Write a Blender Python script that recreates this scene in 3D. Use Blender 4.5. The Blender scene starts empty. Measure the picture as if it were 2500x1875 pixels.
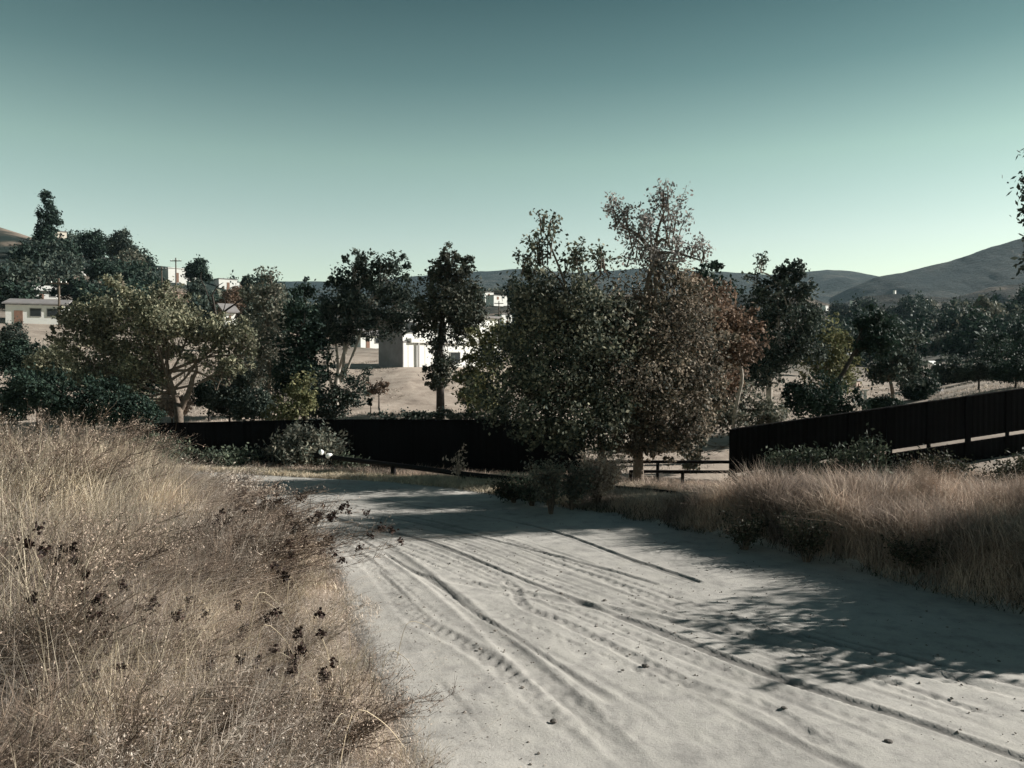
import bpy, math, random
import numpy as np
from mathutils import Vector, noise as mnoise

rad = math.radians
rng = np.random.default_rng(7)
random.seed(7)
scene = bpy.context.scene
COL = scene.collection

# ------------------------------------------------------------------ camera
F = 1944.0                      # focal length in photo pixels (2500 wide)
HORIZON = 880.0
CAM_Z = 2.6
PITCH = math.atan((937.5 - HORIZON) / F)
cam_data = bpy.data.cameras.new('camera')
cam_data.sensor_width = 36.0
cam_data.lens = F / 2500 * 36
cam_data.clip_start = 0.05
cam_data.clip_end = 12000
cam = bpy.data.objects.new('camera', cam_data)
cam.location = (0, 0, CAM_Z)
cam.rotation_euler = (rad(90) - PITCH, 0, 0)
COL.objects.link(cam)
scene.camera = cam

# ------------------------------------------------------------------ light
SUN_EL = 25.0
SUN_AHEAD = 13.0                # degrees the sun stands ahead of due right (+X)
sun_dir = Vector((math.cos(rad(SUN_EL)) * math.cos(rad(SUN_AHEAD)),
                  math.cos(rad(SUN_EL)) * math.sin(rad(SUN_AHEAD)),
                  math.sin(rad(SUN_EL))))
sl = bpy.data.lights.new('sun', 'SUN')
sl.energy = 5.0
sl.angle = rad(0.5)
sl.color = (1.0, 0.955, 0.88)
so = bpy.data.objects.new('sun', sl)
so.rotation_euler = sun_dir.to_track_quat('Z', 'Y').to_euler()
so.location = (40, 10, 30)
COL.objects.link(so)

world = bpy.data.worlds.new('World')
scene.world = world
world.use_nodes = True
wt = world.node_tree
wt.nodes.clear()
wo = wt.nodes.new('ShaderNodeOutputWorld')
bg = wt.nodes.new('ShaderNodeBackground')
sky = wt.nodes.new('ShaderNodeTexSky')
sky.sky_type = 'NISHITA'
sky.sun_disc = False
sky.sun_elevation = rad(SUN_EL)
sky.sun_rotation = rad(90 - SUN_AHEAD)
sky.altitude = 300
sky.air_density = 1.0
sky.dust_density = 0.25
sky.ozone_density = 1.0
tcn = wt.nodes.new('ShaderNodeTexCoord')
sep = wt.nodes.new('ShaderNodeSeparateXYZ')
rmp = wt.nodes.new('ShaderNodeValToRGB')      # teal tint by elevation, darkened overhead to cut fill light in shadows
rmp.color_ramp.elements[0].position = 0.0
rmp.color_ramp.elements[0].color = (1.0, 0.90, 0.66, 1)
rmp.color_ramp.elements[1].position = 0.55
rmp.color_ramp.elements[1].color = (0.05, 0.10, 0.09, 1)
for z_, c_ in ((.143, (1.0, .87, .63)), (.239, (.80, .79, .49)), (.33, (.38, .465, .30)), (.413, (.17, .27, .185))):
    e = rmp.color_ramp.elements.new(z_)
    e.color = (*c_, 1)
mul = wt.nodes.new('ShaderNodeMix')
mul.data_type = 'RGBA'
mul.blend_type = 'MULTIPLY'
mul.inputs['Factor'].default_value = 1.0
wt.links.new(tcn.outputs['Generated'], sep.inputs[0])
wt.links.new(sep.outputs['Z'], rmp.inputs['Fac'])
wt.links.new(sky.outputs['Color'], mul.inputs['A'])
wt.links.new(rmp.outputs['Color'], mul.inputs['B'])
wt.links.new(mul.outputs['Result'], bg.inputs['Color'])
bg.inputs['Strength'].default_value = 0.09
wt.links.new(bg.outputs[0], wo.inputs['Surface'])

scene.render.engine = 'CYCLES'
scene.view_settings.view_transform = 'Standard'
scene.view_settings.look = 'None'
scene.view_settings.gamma = 1.0
scene.view_settings.exposure = 1.0
scene.cycles.max_bounces = 6
scene.cycles.transparent_max_bounces = 4
scene.cycles.volume_bounces = 0

# ------------------------------------------------------------------ helpers
cp, sp_ = math.cos(PITCH), math.sin(PITCH)


def P(px, py, Y):
    """world point seen at photo pixel (px, py) at ground distance Y"""
    x = (px - 1250) / F
    y = -(py - 937.5) / F
    dy = cp + y * sp_
    dz = -sp_ + y * cp
    t = Y / dy
    return Vector((x * t, Y, CAM_Z + dz * t))


def npx(X, Y):
    return 1250 + F * X / np.maximum(Y, 0.1)


def mesh_np(name, verts, faces, mat=None, smooth=False):
    verts = np.asarray(verts, dtype=np.float32).reshape(-1, 3)
    faces = np.asarray(faces, dtype=np.int32)
    n, k = faces.shape
    me = bpy.data.meshes.new(name)
    me.vertices.add(len(verts))
    me.vertices.foreach_set('co', verts.ravel())
    me.loops.add(n * k)
    me.loops.foreach_set('vertex_index', faces.ravel())
    me.polygons.add(n)
    me.polygons.foreach_set('loop_start', np.arange(0, n * k, k, dtype=np.int32))
    me.polygons.foreach_set('use_smooth', np.full(n, bool(smooth)))
    me.update(calc_edges=True)
    if mat:
        me.materials.append(mat)
    return me


def link(name, me, parent=None):
    o = bpy.data.objects.new(name, me)
    COL.objects.link(o)
    if parent is not None:
        o.parent = parent
    return o


def thing(name, label, cat, loc=(0, 0, 0), rz=0.0, group=None):
    o = bpy.data.objects.new(name, None)
    o.empty_display_size = 0.3
    o.location = loc
    o.rotation_euler = (0, 0, rz)
    COL.objects.link(o)
    o['label'] = label
    o['category'] = cat
    if group:
        o['group'] = group
    return o


def copy_tree(o, loc, rz, label=None, scale=None, group=None):
    c = o.copy()
    COL.objects.link(c)
    c.location = loc
    c.rotation_euler = (0, 0, rz)
    if scale:
        c.scale = scale
    if label:
        c['label'] = label
    if group:
        c['group'] = group
    for ch in o.children:
        d = ch.copy()
        COL.objects.link(d)
        d.parent = c
        for g in ch.children:
            h = g.copy()
            COL.objects.link(h)
            h.parent = d
    return c


def stuff(o, label=None, cat=None):
    o['kind'] = 'stuff'
    if label:
        o['label'] = label
        o['category'] = cat
    return o


def tubes(paths, radii, sides=5):
    """many tapered tubes at once: paths (N,K,3), radii (N,K)"""
    paths = np.asarray(paths, float)
    radii = np.asarray(radii, float)
    N, K, _ = paths.shape
    T = np.gradient(paths, axis=1)
    T /= np.linalg.norm(T, axis=2, keepdims=True) + 1e-9
    mean = T.mean(axis=1)
    ref = np.where(np.abs(mean[:, 2:3]) > 0.8, np.array([[1.0, 0.1, 0]]), np.array([[0, 0, 1.0]]))
    ref = np.repeat(ref[:, None, :], K, axis=1)
    A = np.cross(T, ref)
    A /= np.linalg.norm(A, axis=2, keepdims=True) + 1e-9
    B = np.cross(T, A)
    ang = np.arange(sides) * 2 * math.pi / sides
    V = paths[:, :, None, :] + radii[:, :, None, None] * (
        A[:, :, None, :] * np.cos(ang)[None, None, :, None] + B[:, :, None, :] * np.sin(ang)[None, None, :, None])
    idx = np.arange(N * K * sides).reshape(N, K, sides)
    nx = np.roll(idx, -1, axis=2)
    Fq = np.stack([idx[:, :-1], nx[:, :-1], nx[:, 1:], idx[:, 1:]], axis=-1).reshape(-1, 4)
    return V.reshape(-1, 3), Fq


def merge(parts):
    vs, fs, off = [], [], 0
    for v, f in parts:
        vs.append(v)
        fs.append(f + off)
        off += len(v)
    return np.concatenate(vs), np.concatenate(fs)


def box(x0, x1, y0, y1, z0, z1):
    v = np.array([(x, y, z) for z in (z0, z1) for y in (y0, y1) for x in (x0, x1)], float)
    f = np.array([(0, 2, 3, 1), (4, 5, 7, 6), (0, 1, 5, 4), (2, 6, 7, 3), (0, 4, 6, 2), (1, 3, 7, 5)])
    return v, f


def unit(n):
    v = rng.normal(size=(n, 3))
    return v / (np.linalg.norm(v, axis=1, keepdims=True) + 1e-9)


def leaf_quads(C, size, aspect=0.55, droop=0.0):
    n = len(C)
    a = unit(n)
    a[:, 2] -= droop
    a /= np.linalg.norm(a, axis=1, keepdims=True)
    b = np.cross(a, unit(n))
    b /= np.linalg.norm(b, axis=1, keepdims=True) + 1e-9
    s = size * rng.uniform(0.55, 1.35, (n, 1))
    w = s * aspect
    mid = C + a * s * 0.05
    V = np.stack([C - a * s, mid + b * w, C + a * s, mid - b * w], axis=1).reshape(-1, 3)
    Fq = np.arange(n * 4).reshape(n, 4)
    return V, Fq


def blades(base, h, lean, width, bend=0.35, segs=2):
    """grass blades: base (N,3), h (N,), lean direction*amount (N,3)"""
    n = len(base)
    side = np.cross(lean + unit(n) * 0.5, np.array([0, 0, 1.0]))
    side /= np.linalg.norm(side, axis=1, keepdims=True) + 1e-9
    up = np.array([0, 0, 1.0])
    pts = []
    for k in range(segs + 1):
        t = k / segs
        p = base + up * (h * t)[:, None] + lean * (h * (t ** 2))[:, None] + (lean * bend * (h * t * t * t)[:, None])
        p[:, 2] -= h * t * t * np.minimum(np.linalg.norm(lean, axis=1), 1.2) * 0.35
        pts.append(p)
    V = []
    for k in range(segs):
        w = (width * (1 - 0.55 * k / segs))[:, None] * 0.5
        V += [pts[k] - side * w, pts[k] + side * w]
    V.append(pts[segs])
    m = len(V)
    V = np.stack(V, axis=1).reshape(-1, 3)
    o = np.arange(n)[:, None] * m
    tri = []
    for k in range(segs - 1):
        a = 2 * k
        tri += [o + np.array([[a, a + 1, a + 3]]), o + np.array([[a, a + 3, a + 2]])]
    a = 2 * (segs - 1)
    tri.append(o + np.array([[a, a + 1, a + 2]]))
    return V, np.concatenate(tri)


def vnoise(X, Y, scale, seed=0, octaves=3):
    """cheap vectorised value noise, -1..1"""
    out = np.zeros_like(X, dtype=float)
    amp, tot, s = 1.0, 0.0, 1.0 / scale
    for o in range(octaves):
        x = X * s + 37.3 * (seed + o)
        y = Y * s + 17.9 * (seed + o) + 5
        xi, yi = np.floor(x), np.floor(y)
        fx, fy = x - xi, y - yi
        fx = fx * fx * (3 - 2 * fx)
        fy = fy * fy * (3 - 2 * fy)

        def h(i, j):
            v = np.sin(i * 127.1 + j * 311.7 + seed * 13.7) * 43758.5453
            return (v - np.floor(v)) * 2 - 1
        v = (h(xi, yi) * (1 - fx) + h(xi + 1, yi) * fx) * (1 - fy) + (h(xi, yi + 1) * (1 - fx) + h(xi + 1, yi + 1) * fx) * fy
        out += v * amp
        tot += amp
        amp *= 0.5
        s *= 2.03
    return out / tot


def sstep(a, b, x):
    t = np.clip((x - a) / (b - a), 0, 1)
    return t * t * (3 - 2 * t)


# ------------------------------------------------------------------ materials
def new_mat(name):
    m = bpy.data.materials.new(name)
    m.use_nodes = True
    nt = m.node_tree
    b = nt.nodes['Principled BSDF']
    b.inputs['Roughness'].default_value = 0.85
    b.inputs['Specular IOR Level'].default_value = 0.15
    return m, nt, b


def noise_node(nt, scale, detail=6, coord='Object', rough=0.6, vec=None):
    n = nt.nodes.new('ShaderNodeTexNoise')
    n.inputs['Scale'].default_value = scale
    n.inputs['Detail'].default_value = detail
    n.inputs['Roughness'].default_value = rough
    if vec is None:
        t = nt.nodes.new('ShaderNodeTexCoord')
        vec = t.outputs[coord]
    nt.links.new(vec, n.inputs['Vector'])
    return n


def ramp(nt, src, stops):
    r = nt.nodes.new('ShaderNodeValToRGB')
    r.color_ramp.elements[0].position = stops[0][0]
    r.color_ramp.elements[0].color = (*stops[0][1], 1)
    r.color_ramp.elements[1].position = stops[-1][0]
    r.color_ramp.elements[1].color = (*stops[-1][1], 1)
    for p, c in stops[1:-1]:
        e = r.color_ramp.elements.new(p)
        e.color = (*c, 1)
    nt.links.new(src, r.inputs['Fac'])
    return r


def mix(nt, fac, a, b, mode='MIX'):
    m = nt.nodes.new('ShaderNodeMix')
    m.data_type = 'RGBA'
    m.blend_type = mode
    for key, v in (('Factor', fac), ('A', a), ('B', b)):
        if isinstance(v, (int, float)):
            m.inputs[key].default_value = v
        elif isinstance(v, tuple):
            m.inputs[key].default_value = (*v, 1)
        else:
            nt.links.new(v, m.inputs[key])
    return m.outputs['Result']


def bump(nt, b, src, strength, dist):
    n = nt.nodes.new('ShaderNodeBump')
    n.inputs['Strength'].default_value = strength
    n.inputs['Distance'].default_value = dist
    nt.links.new(src, n.inputs['Height'])
    nt.links.new(n.outputs[0], b.inputs['Normal'])
    return n


def leaf_mat(name, cols, trans=0.25):
    """leaf colours vary leaf by leaf"""
    m, nt, b = new_mat(name)
    g = nt.nodes.new('ShaderNodeNewGeometry')
    stops = [(i / (len(cols) - 1), c) for i, c in enumerate(cols)]
    r = ramp(nt, g.outputs['Random Per Island'], stops)
    nz = noise_node(nt, 0.9, 2)
    v = ramp(nt, nz.outputs['Fac'], [(0.35, (.6, .6, .6)), (0.65, (1.35, 1.3, 1.22))])
    c = mix(nt, 1.0, r.outputs['Color'], v.outputs['Color'], 'MULTIPLY')
    nt.links.new(c, b.inputs['Base Color'])
    b.inputs['Roughness'].default_value = 0.7
    b.inputs['Specular IOR Level'].default_value = 0.15
    tr = nt.nodes.new('ShaderNodeBsdfTranslucent')
    nt.links.new(c, tr.inputs['Color'])
    ms = nt.nodes.new('ShaderNodeMixShader')
    ms.inputs[0].default_value = trans
    nt.links.new(b.outputs[0], ms.inputs[1])
    nt.links.new(tr.outputs[0], ms.inputs[2])
    nt.links.new(ms.outputs[0], nt.nodes['Material Output'].inputs['Surface'])
    return m


def plain(name, col, rough=0.8, var=0.25, scale=6, metal=0.0):
    m, nt, b = new_mat(name)
    n = noise_node(nt, scale, 6)
    lo = tuple(c * (1 - var) for c in col)
    hi = tuple(min(1, c * (1 + var)) for c in col)
    r = ramp(nt, n.outputs['Fac'], [(0.3, lo), (0.7, hi)])
    nt.links.new(r.outputs['Color'], b.inputs['Base Color'])
    b.inputs['Roughness'].default_value = rough
    b.inputs['Metallic'].default_value = metal
    bump(nt, b, n.outputs['Fac'], 0.3, 0.02)
    return m


M = {}
# leaves
M['oak'] = leaf_mat('grey_green_leaves', [(.055, .07, .05), (.17, .18, .13), (.36, .35, .26)])
M['dark'] = leaf_mat('dark_evergreen_leaves', [(.010, .022, .020), (.022, .042, .034), (.04, .065, .048)], 0.15)
M['gum'] = leaf_mat('gum_tree_leaves', [(.018, .034, .033), (.042, .06, .053), (.10, .12, .10)], 0.2)
M['pine'] = leaf_mat('pine_needles', [(.022, .035, .03), (.05, .06, .048), (.10, .10, .08)], 0.15)
M['main'] = leaf_mat('poplar_leaves', [(.035, .048, .045), (.14, .125, .10), (.36, .30, .25)], 0.25)
M['grey'] = leaf_mat('silver_leaves', [(.10, .11, .12), (.26, .26, .26), (.45, .42, .42)], 0.3)
M['mixed'] = leaf_mat('broad_tree_leaves', [(.02, .034, .030), (.07, .085, .068), (.26, .26, .20)], 0.25)
M['rust'] = leaf_mat('rusty_leaves', [(.06, .048, .04), (.16, .115, .09), (.27, .20, .16)], 0.25)
M['lime'] = leaf_mat('pale_green_leaves', [(.07, .09, .05), (.14, .15, .08), (.24, .23, .13)], 0.3)
M['sage'] = leaf_mat('sage_leaves', [(.05, .07, .06), (.12, .13, .11), (.22, .21, .17)], 0.2)
M['weed'] = leaf_mat('weed_leaves', [(.03, .045, .035), (.06, .08, .06), (.15, .18, .13)], 0.2)
# straw
M['straw'] = leaf_mat('straw', [(.25, .22, .195), (.47, .42, .385), (.63, .575, .52)], 0.3)
M['strawlit'] = leaf_mat('pale_straw', [(.34, .29, .22), (.54, .48, .38), (.66, .60, .49)], 0.3)
M['brush'] = leaf_mat('pink_brown_brush', [(.22, .175, .155), (.43, .35, .30), (.60, .50, .43)], 0.25)
M['twig'] = leaf_mat('dry_twigs', [(.07, .055, .047), (.16, .125, .105), (.30, .24, .195)], 0.1)
M['darkgrass'] = leaf_mat('verge_green_grass', [(.02, .028, .02), (.04, .05, .035), (.09, .085, .06)], 0.2)
M['seed'] = leaf_mat('seed_heads', [(.012, .008, .008), (.03, .018, .016), (.05, .03, .025)], 0.05)
# bark
M['bark'] = plain('grey_brown_bark', (.13, .105, .085), var=.4, scale=9)
M['darkbark'] = plain('dark_bark', (.04, .034, .03), var=.4, scale=9)
M['palebark'] = plain('pale_bark', (.38, .34, .30), var=.3, scale=7)
# built
M['fence'] = plain('black_painted_steel', (.0022, .0022, .003), rough=0.95, var=.35, scale=3)
M['rail'] = plain('rusty_dark_pipe', (.004, .0035, .004), rough=0.7, var=.4, scale=8)
M['wood'] = plain('weathered_pole_wood', (.10, .08, .065), var=.3, scale=5)
M['white'] = plain('white_stucco', (.64, .64, .62), rough=0.9, var=.06, scale=1.5)
M['shadewall'] = plain('shade_grey_stucco', (.20, .19, .20), rough=0.95, var=.2, scale=1.2)  # grey tone stands in for shade on a white wall
M['cream'] = plain('cream_stucco', (.58, .53, .46), rough=0.9, var=.1, scale=1.5)
M['pinkwall'] = plain('pink_block_wall', (.42, .33, .28), rough=0.9, var=.15, scale=2)
M['roof'] = plain('grey_roofing', (.20, .19, .19), var=.2, scale=2)
M['lightroof'] = plain('light_metal_roof', (.6, .6, .58), rough=.5, var=.1, scale=2)
M['tileroof'] = plain('brown_tile_roof', (.20, .12, .09), var=.3, scale=3)
M['glass'] = plain('dark_window_glass', (.02, .025, .03), rough=0.12, var=.2)
M['frame'] = plain('window_frame_paint', (.35, .34, .33), var=.1)
M['stone'] = plain('grey_stone', (.20, .18, .16), var=.4, scale=12)
M['whitestone'] = plain('whitewashed_stone', (.8, .8, .78), var=.08, scale=12)
M['darkclod'] = plain('dark_clod', (.12, .11, .10), var=.4, scale=25)


def dirt_road_material():
    m, nt, b = new_mat('pale_road_dust')
    geo = nt.nodes.new('ShaderNodeNewGeometry')
    pos = geo.outputs['Position']
    n1 = noise_node(nt, 0.35, 8, vec=pos)
    n2 = noise_node(nt, 3.5, 9, vec=pos, rough=0.65)
    n3 = noise_node(nt, 45, 6, vec=pos, rough=0.7)
    base = ramp(nt, n1.outputs['Fac'], [(0.32, (.33, .318, .298)), (0.68, (.455, .437, .41))])
    v2 = ramp(nt, n2.outputs['Fac'], [(0.28, (.66, .66, .67)), (0.5, (.98, .98, .98)), (0.75, (1.1, 1.1, 1.08))])
    c = mix(nt, 1.0, base.outputs['Color'], v2.outputs['Color'], 'MULTIPLY')
    v3 = ramp(nt, n3.outputs['Fac'], [(0.33, (.80, .79, .78)), (0.46, (1, 1, 1))])
    c = mix(nt, 1.0, c, v3.outputs['Color'], 'MULTIPLY')
    # compacted wheel marks: darker, the attribute says how deep the track is
    at = nt.nodes.new('ShaderNodeAttribute')
    at.attribute_name = 'track'
    c = mix(nt, at.outputs['Fac'], c, (.11, .105, .10))
    nt.links.new(c, b.inputs['Base Color'])
    b.inputs['Roughness'].default_value = 0.95
    # tread and crumbs
    ad = nt.nodes.new('ShaderNodeMath')
    ad.operation = 'MULTIPLY_ADD'
    ad.inputs[1].default_value = 0.55
    nt.links.new(n3.outputs['Fac'], ad.inputs[0])
    nt.links.new(n2.outputs['Fac'], ad.inputs[2])
    bump(nt, b, ad.outputs[0], 0.4, 0.025)
    return m


def ground_material():
    m, nt, b = new_mat('dry_hill_ground')
    geo = nt.nodes.new('ShaderNodeNewGeometry')
    pos = geo.outputs['Position']
    sx = nt.nodes.new('ShaderNodeSeparateXYZ')
    nt.links.new(pos, sx.inputs[0])
    n0 = noise_node(nt, 0.6, 9, vec=pos, rough=.65)
    soil = ramp(nt, n0.outputs['Fac'], [(0.3, (.19, .155, .13)), (0.48, (.34, .285, .24)), (0.7, (.44, .38, .325))])
    mp = nt.nodes.new('ShaderNodeMapping')
    mp.inputs['Scale'].default_value = (1, .6, 2.4)
    nt.links.new(pos, mp.inputs['Vector'])
    n1 = noise_node(nt, 0.028, 10, vec=mp.outputs[0], rough=.7)
    scrub = ramp(nt, n1.outputs['Fac'], [(0.48, (.014, .024, .022)), (0.54, (.05, .05, .042)), (0.62, (.20, .16, .13))])
    mr = nt.nodes.new('ShaderNodeMapRange')
    mr.inputs['From Min'].default_value = 70
    mr.inputs['From Max'].default_value = 150
    nt.links.new(sx.outputs['Y'], mr.inputs['Value'])
    c = mix(nt, mr.outputs[0], soil.outputs['Color'], scrub.outputs['Color'])
    nt.links.new(c, b.inputs['Base Color'])
    b.inputs['Roughness'].default_value = 0.95
    bump(nt, b, n0.outputs['Fac'], 0.6, 0.15)
    return m


def mountain_material(name, dark, tan, scale):
    m, nt, b = new_mat(name)
    geo = nt.nodes.new('ShaderNodeNewGeometry')
    n1 = noise_node(nt, scale, 12, vec=geo.outputs['Position'], rough=.68)
    r = ramp(nt, n1.outputs['Fac'], [(0.40, dark), (0.52, tuple((a * 3 + c) / 4 for a, c in zip(dark, tan))), (0.60, tan)])
    n2 = noise_node(nt, scale * 12, 6, vec=geo.outputs['Position'], rough=.7)
    v = ramp(nt, n2.outputs['Fac'], [(0.35, (.55, .55, .55)), (0.6, (1.2, 1.2, 1.2))])
    nt.links.new(mix(nt, 1.0, r.outputs['Color'], v.outputs['Color'], 'MULTIPLY'), b.inputs['Base Color'])
    b.inputs['Roughness'].default_value = 1.0
    bump(nt, b, n2.outputs['Fac'], 1.0, 14.0)
    return m


# ------------------------------------------------------------------ the road line
RC = np.array([(12.6, -12), (7.4, -4), (4.8, 1), (3.35, 5), (2.35, 8), (1.2, 11), (-0.3, 14), (-2.1, 16.9), (-4.6, 19.3),
               (-8.4, 21.3), (-14, 22.8), (-24, 24.0), (-40, 25.0)], float)
RH = np.array([3.4, 3.4, 3.4, 3.45, 3.45, 3.3, 2.9, 2.5, 2.2, 2.0, 2.0, 2.0, 2.0])


def catmull(Pts, per=14):
    out = []
    n = len(Pts)
    for i in range(n - 1):
        p0, p1, p2, p3 = Pts[max(i - 1, 0)], Pts[i], Pts[i + 1], Pts[min(i + 2, n - 1)]
        for k in range(per):
            t = k / per
            out.append(0.5 * ((2 * p1) + (-p0 + p2) * t + (2 * p0 - 5 * p1 + 4 * p2 - p3) * t * t + (-p0 + 3 * p1 - 3 * p2 + p3) * t ** 3))
    out.append(Pts[-1])
    return np.array(out)


RLH = catmull(np.column_stack([RC, RH]))
RL, RW = RLH[:, :2], RLH[:, 2]
seg = np.diff(RL, axis=0)
RLEN = np.concatenate([[0], np.cumsum(np.linalg.norm(seg, axis=1))])
RT = np.gradient(RL, axis=0)
RT /= np.linalg.norm(RT, axis=1, keepdims=True)
RN = np.column_stack([RT[:, 1], -RT[:, 0]])       # to the right of travel


def road_coords(X, Y):
    """signed distance from the centre line / half width there, and the distance beyond the edge"""
    shp = X.shape
    x, y = X.ravel(), Y.ravel()
    s = np.full(x.shape, 99.0)
    w = np.full(x.shape, 3.0)
    near = (x > -45) & (x < 30) & (y > -20) & (y < 45)
    xi, yi = x[near], y[near]
    best = np.full(xi.shape, 1e9)
    bs = np.zeros_like(xi)
    bw = np.ones_like(xi)
    for i in range(len(seg)):
        a = RL[i]
        d = seg[i]
        L2 = d @ d
        t = np.clip(((xi - a[0]) * d[0] + (yi - a[1]) * d[1]) / L2, 0, 1)
        qx, qy = xi - a[0] - t * d[0], yi - a[1] - t * d[1]
        dist = np.hypot(qx, qy)
        side = np.sign(qx * d[1] - qy * d[0])
        m = dist < best
        best[m] = dist[m]
        bs[m] = (dist * side)[m]
        bw[m] = RW[i]
    s[near] = bs
    w[near] = bw
    s[~near] = np.where(x[~near] > 0, 40, -40)
    return s.reshape(shp), w.reshape(shp)


# height table: rows = distance, columns = photo column the point is seen in
TC = np.array([-2600, -900, 0, 200, 400, 600, 800, 1000, 1250, 1600, 1800, 2150, 2500, 3400, 5200], float)
TY = np.array([24, 32, 45, 60, 90, 150, 210, 350, 600, 1000, 3000], float)
TZ = np.array([
    [-.3, -.4, -.5, -.6, -.7, -.75, -.85, -1.0, -1.2, -1.4, -1.7, -1.2, -.6, .6, .8],
    [-1.2, -1.5, -1.8, -2, -2.1, -2.1, -2.1, -2.1, -2.1, -2.2, -2.3, -1.0, -.2, 1.2, 2],
    [-1.0, -.5, -.2, -.4, -.5, -.5, -.5, -.5, -.5, -.9, -.8, -.2, 1.2, 2.2, 3],
    [2.0, 2.2, 2.0, 1.6, 1.1, 1.6, 2.0, 2.1, 1.6, .4, .2, .1, 1.6, 3, 4],
    [7, 7, 6.5, 6.0, 5.0, 4, 3.2, 3.2, 3.4, 1.2, .8, .3, 2.6, 5, 6],
    [24, 23, 21, 19, 15, 9, 5.5, 6.5, 8.5, 4, 3, 2.6, 6, 10, 12],
    [38, 38, 38.5, 31, 27.5, 21.5, 10, 12, 15, 8, 7, 7, 12, 18, 20],
    [36, 36, 34, 28, 25, 22, 24, 27, 30, 22, 20, 21, 28, 40, 40],
    [60, 60, 55, 52, 50, 46, 42, 38, 36, 34, 32, 31, 36, 50, 60],
    [60, 60, 60, 60, 60, 50, 45, 42, 40, 40, 40, 40, 45, 60, 60],
    [40, 40, 40, 40, 40, 40, 40, 40, 40, 40, 40, 40, 40, 40, 40]], float)


def table_z(X, Y):
    px = np.clip(npx(X, np.maximum(Y, 20)), TC[0], TC[-1])
    y = np.clip(Y, TY[0], TY[-1])
    ci = np.clip(np.searchsorted(TC, px) - 1, 0, len(TC) - 2)
    ri = np.clip(np.searchsorted(TY, y) - 1, 0, len(TY) - 2)
    fx = (px - TC[ci]) / (TC[ci + 1] - TC[ci])
    fy = (y - TY[ri]) / (TY[ri + 1] - TY[ri])
    fx = 0.5 * fx + 0.5 * fx * fx * (3 - 2 * fx)
    fy = 0.6 * fy + 0.4 * fy * fy * (3 - 2 * fy)
    return (TZ[ri, ci] * (1 - fx) + TZ[ri, ci + 1] * fx) * (1 - fy) + (TZ[ri + 1, ci] * (1 - fx) + TZ[ri + 1, ci + 1] * fx) * fy


def ground_z(X, Y, for_mesh=False):
    X = np.asarray(X, float)
    Y = np.asarray(Y, float)
    s, w = road_coords(X, Y)
    yy = np.clip(Y, -30, 26)
    base = -0.03 * yy
    tl = -s - w
    tr = s - w
    nearf = 1 - sstep(12, 18, Y)
    bank_l = (0.95 * nearf + 0.10 * (1 - nearf)) * sstep(0.3, 4.2, tl)
    bank_r = 0.34 * sstep(0, .6, tr) * (1 - sstep(14, 18, Y)) - 0.30 * sstep(1.8, 6, tr)
    zn = base + np.where(tl > 0, bank_l, 0) + np.where(tr > 0, bank_r, 0)
    zn = zn + 0.05 * vnoise(X, Y, 1.7, 3) * sstep(0, .6, np.maximum(tl, tr))
    k = sstep(21, 25.5, Y)
    z = zn * (1 - k) + table_z(X, Y) * k
    z = z + vnoise(X, Y, 14, 5, 4) * np.clip((Y - 45) / 60, 0, 1) * 0.9 + vnoise(X, Y, 60, 8, 4) * np.clip((Y - 120) / 300, 0, 1) * 4
    z = z + 0.22 * vnoise(X, Y, 3.2, 11, 3) * sstep(38, 52, Y) * (1 - sstep(120, 200, Y))
    if for_mesh:
        inside = 1 - sstep(1.03, 1.12, np.abs(s) / w)
        z = z - 0.07 * inside * np.where(np.abs(s) < 20, 1, 0)
    return z


def gz(x, y):
    return float(ground_z(np.array([x]), np.array([y]))[0])


def axis(lo, hi, step, far_lo, far_hi, growth):
    mid = np.arange(lo, hi + 1e-6, step)
    a, d = [hi], step
    while a[-1] < far_hi:
        d *= growth
        a.append(a[-1] + d)
    b, d = [lo], step
    while b[-1] > far_lo:
        d *= growth
        b.append(b[-1] - d)
    return np.concatenate([b[:0:-1], mid, a[1:]])


gx = axis(-13, 14, 0.14, -4000, 4000, 1.045)
gy = axis(0, 27, 0.14, -1500, 4000, 1.035)
GX, GY = np.meshgrid(gx, gy)
GZ = ground_z(GX, GY, True)
nxx, nyy = len(gx), len(gy)
idx = np.arange(nxx * nyy).reshape(nyy, nxx)
faces = np.stack([idx[:-1, :-1], idx[:-1, 1:], idx[1:, 1:], idx[1:, :-1]], -1).reshape(-1, 4)
g = link('ground', mesh_np('ground', np.stack([GX, GY, GZ], -1), faces, ground_material(), True))
g['kind'] = 'structure'

# ------------------------------------------------------------------ dirt road with wheel tracks
# along samples: dense where near the camera
al = np.concatenate([np.arange(0, 10, .25), np.arange(10, 34, .05), np.arange(34, 50, .08), np.arange(50, RLEN[-1], .4)])
qn = 300
qq = np.linspace(-1.24, 1.16, qn)
cx = np.interp(al, RLEN, RL[:, 0])
cy = np.interp(al, RLEN, RL[:, 1])
nx_ = np.interp(al, RLEN, RN[:, 0])
ny_ = np.interp(al, RLEN, RN[:, 1])
ww = np.interp(al, RLEN, RW)
S = qq[None, :] * ww[:, None]
RX = cx[:, None] + nx_[:, None] * S
RY = cy[:, None] + ny_[:, None] * S
AL = np.repeat(al[:, None], qn, 1)
RZ = ground_z(RX, RY)
q2 = np.abs(qq)[None, :] + 0.035 * vnoise(RX, RY, .9, 21)
edge = sstep(1.03, 1.15, q2)
RZ = RZ + 0.012 * vnoise(RX, RY, .8, 31, 4) + 0.006 * vnoise(RX, RY, .16, 33, 3)
track = np.zeros_like(RZ)
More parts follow.
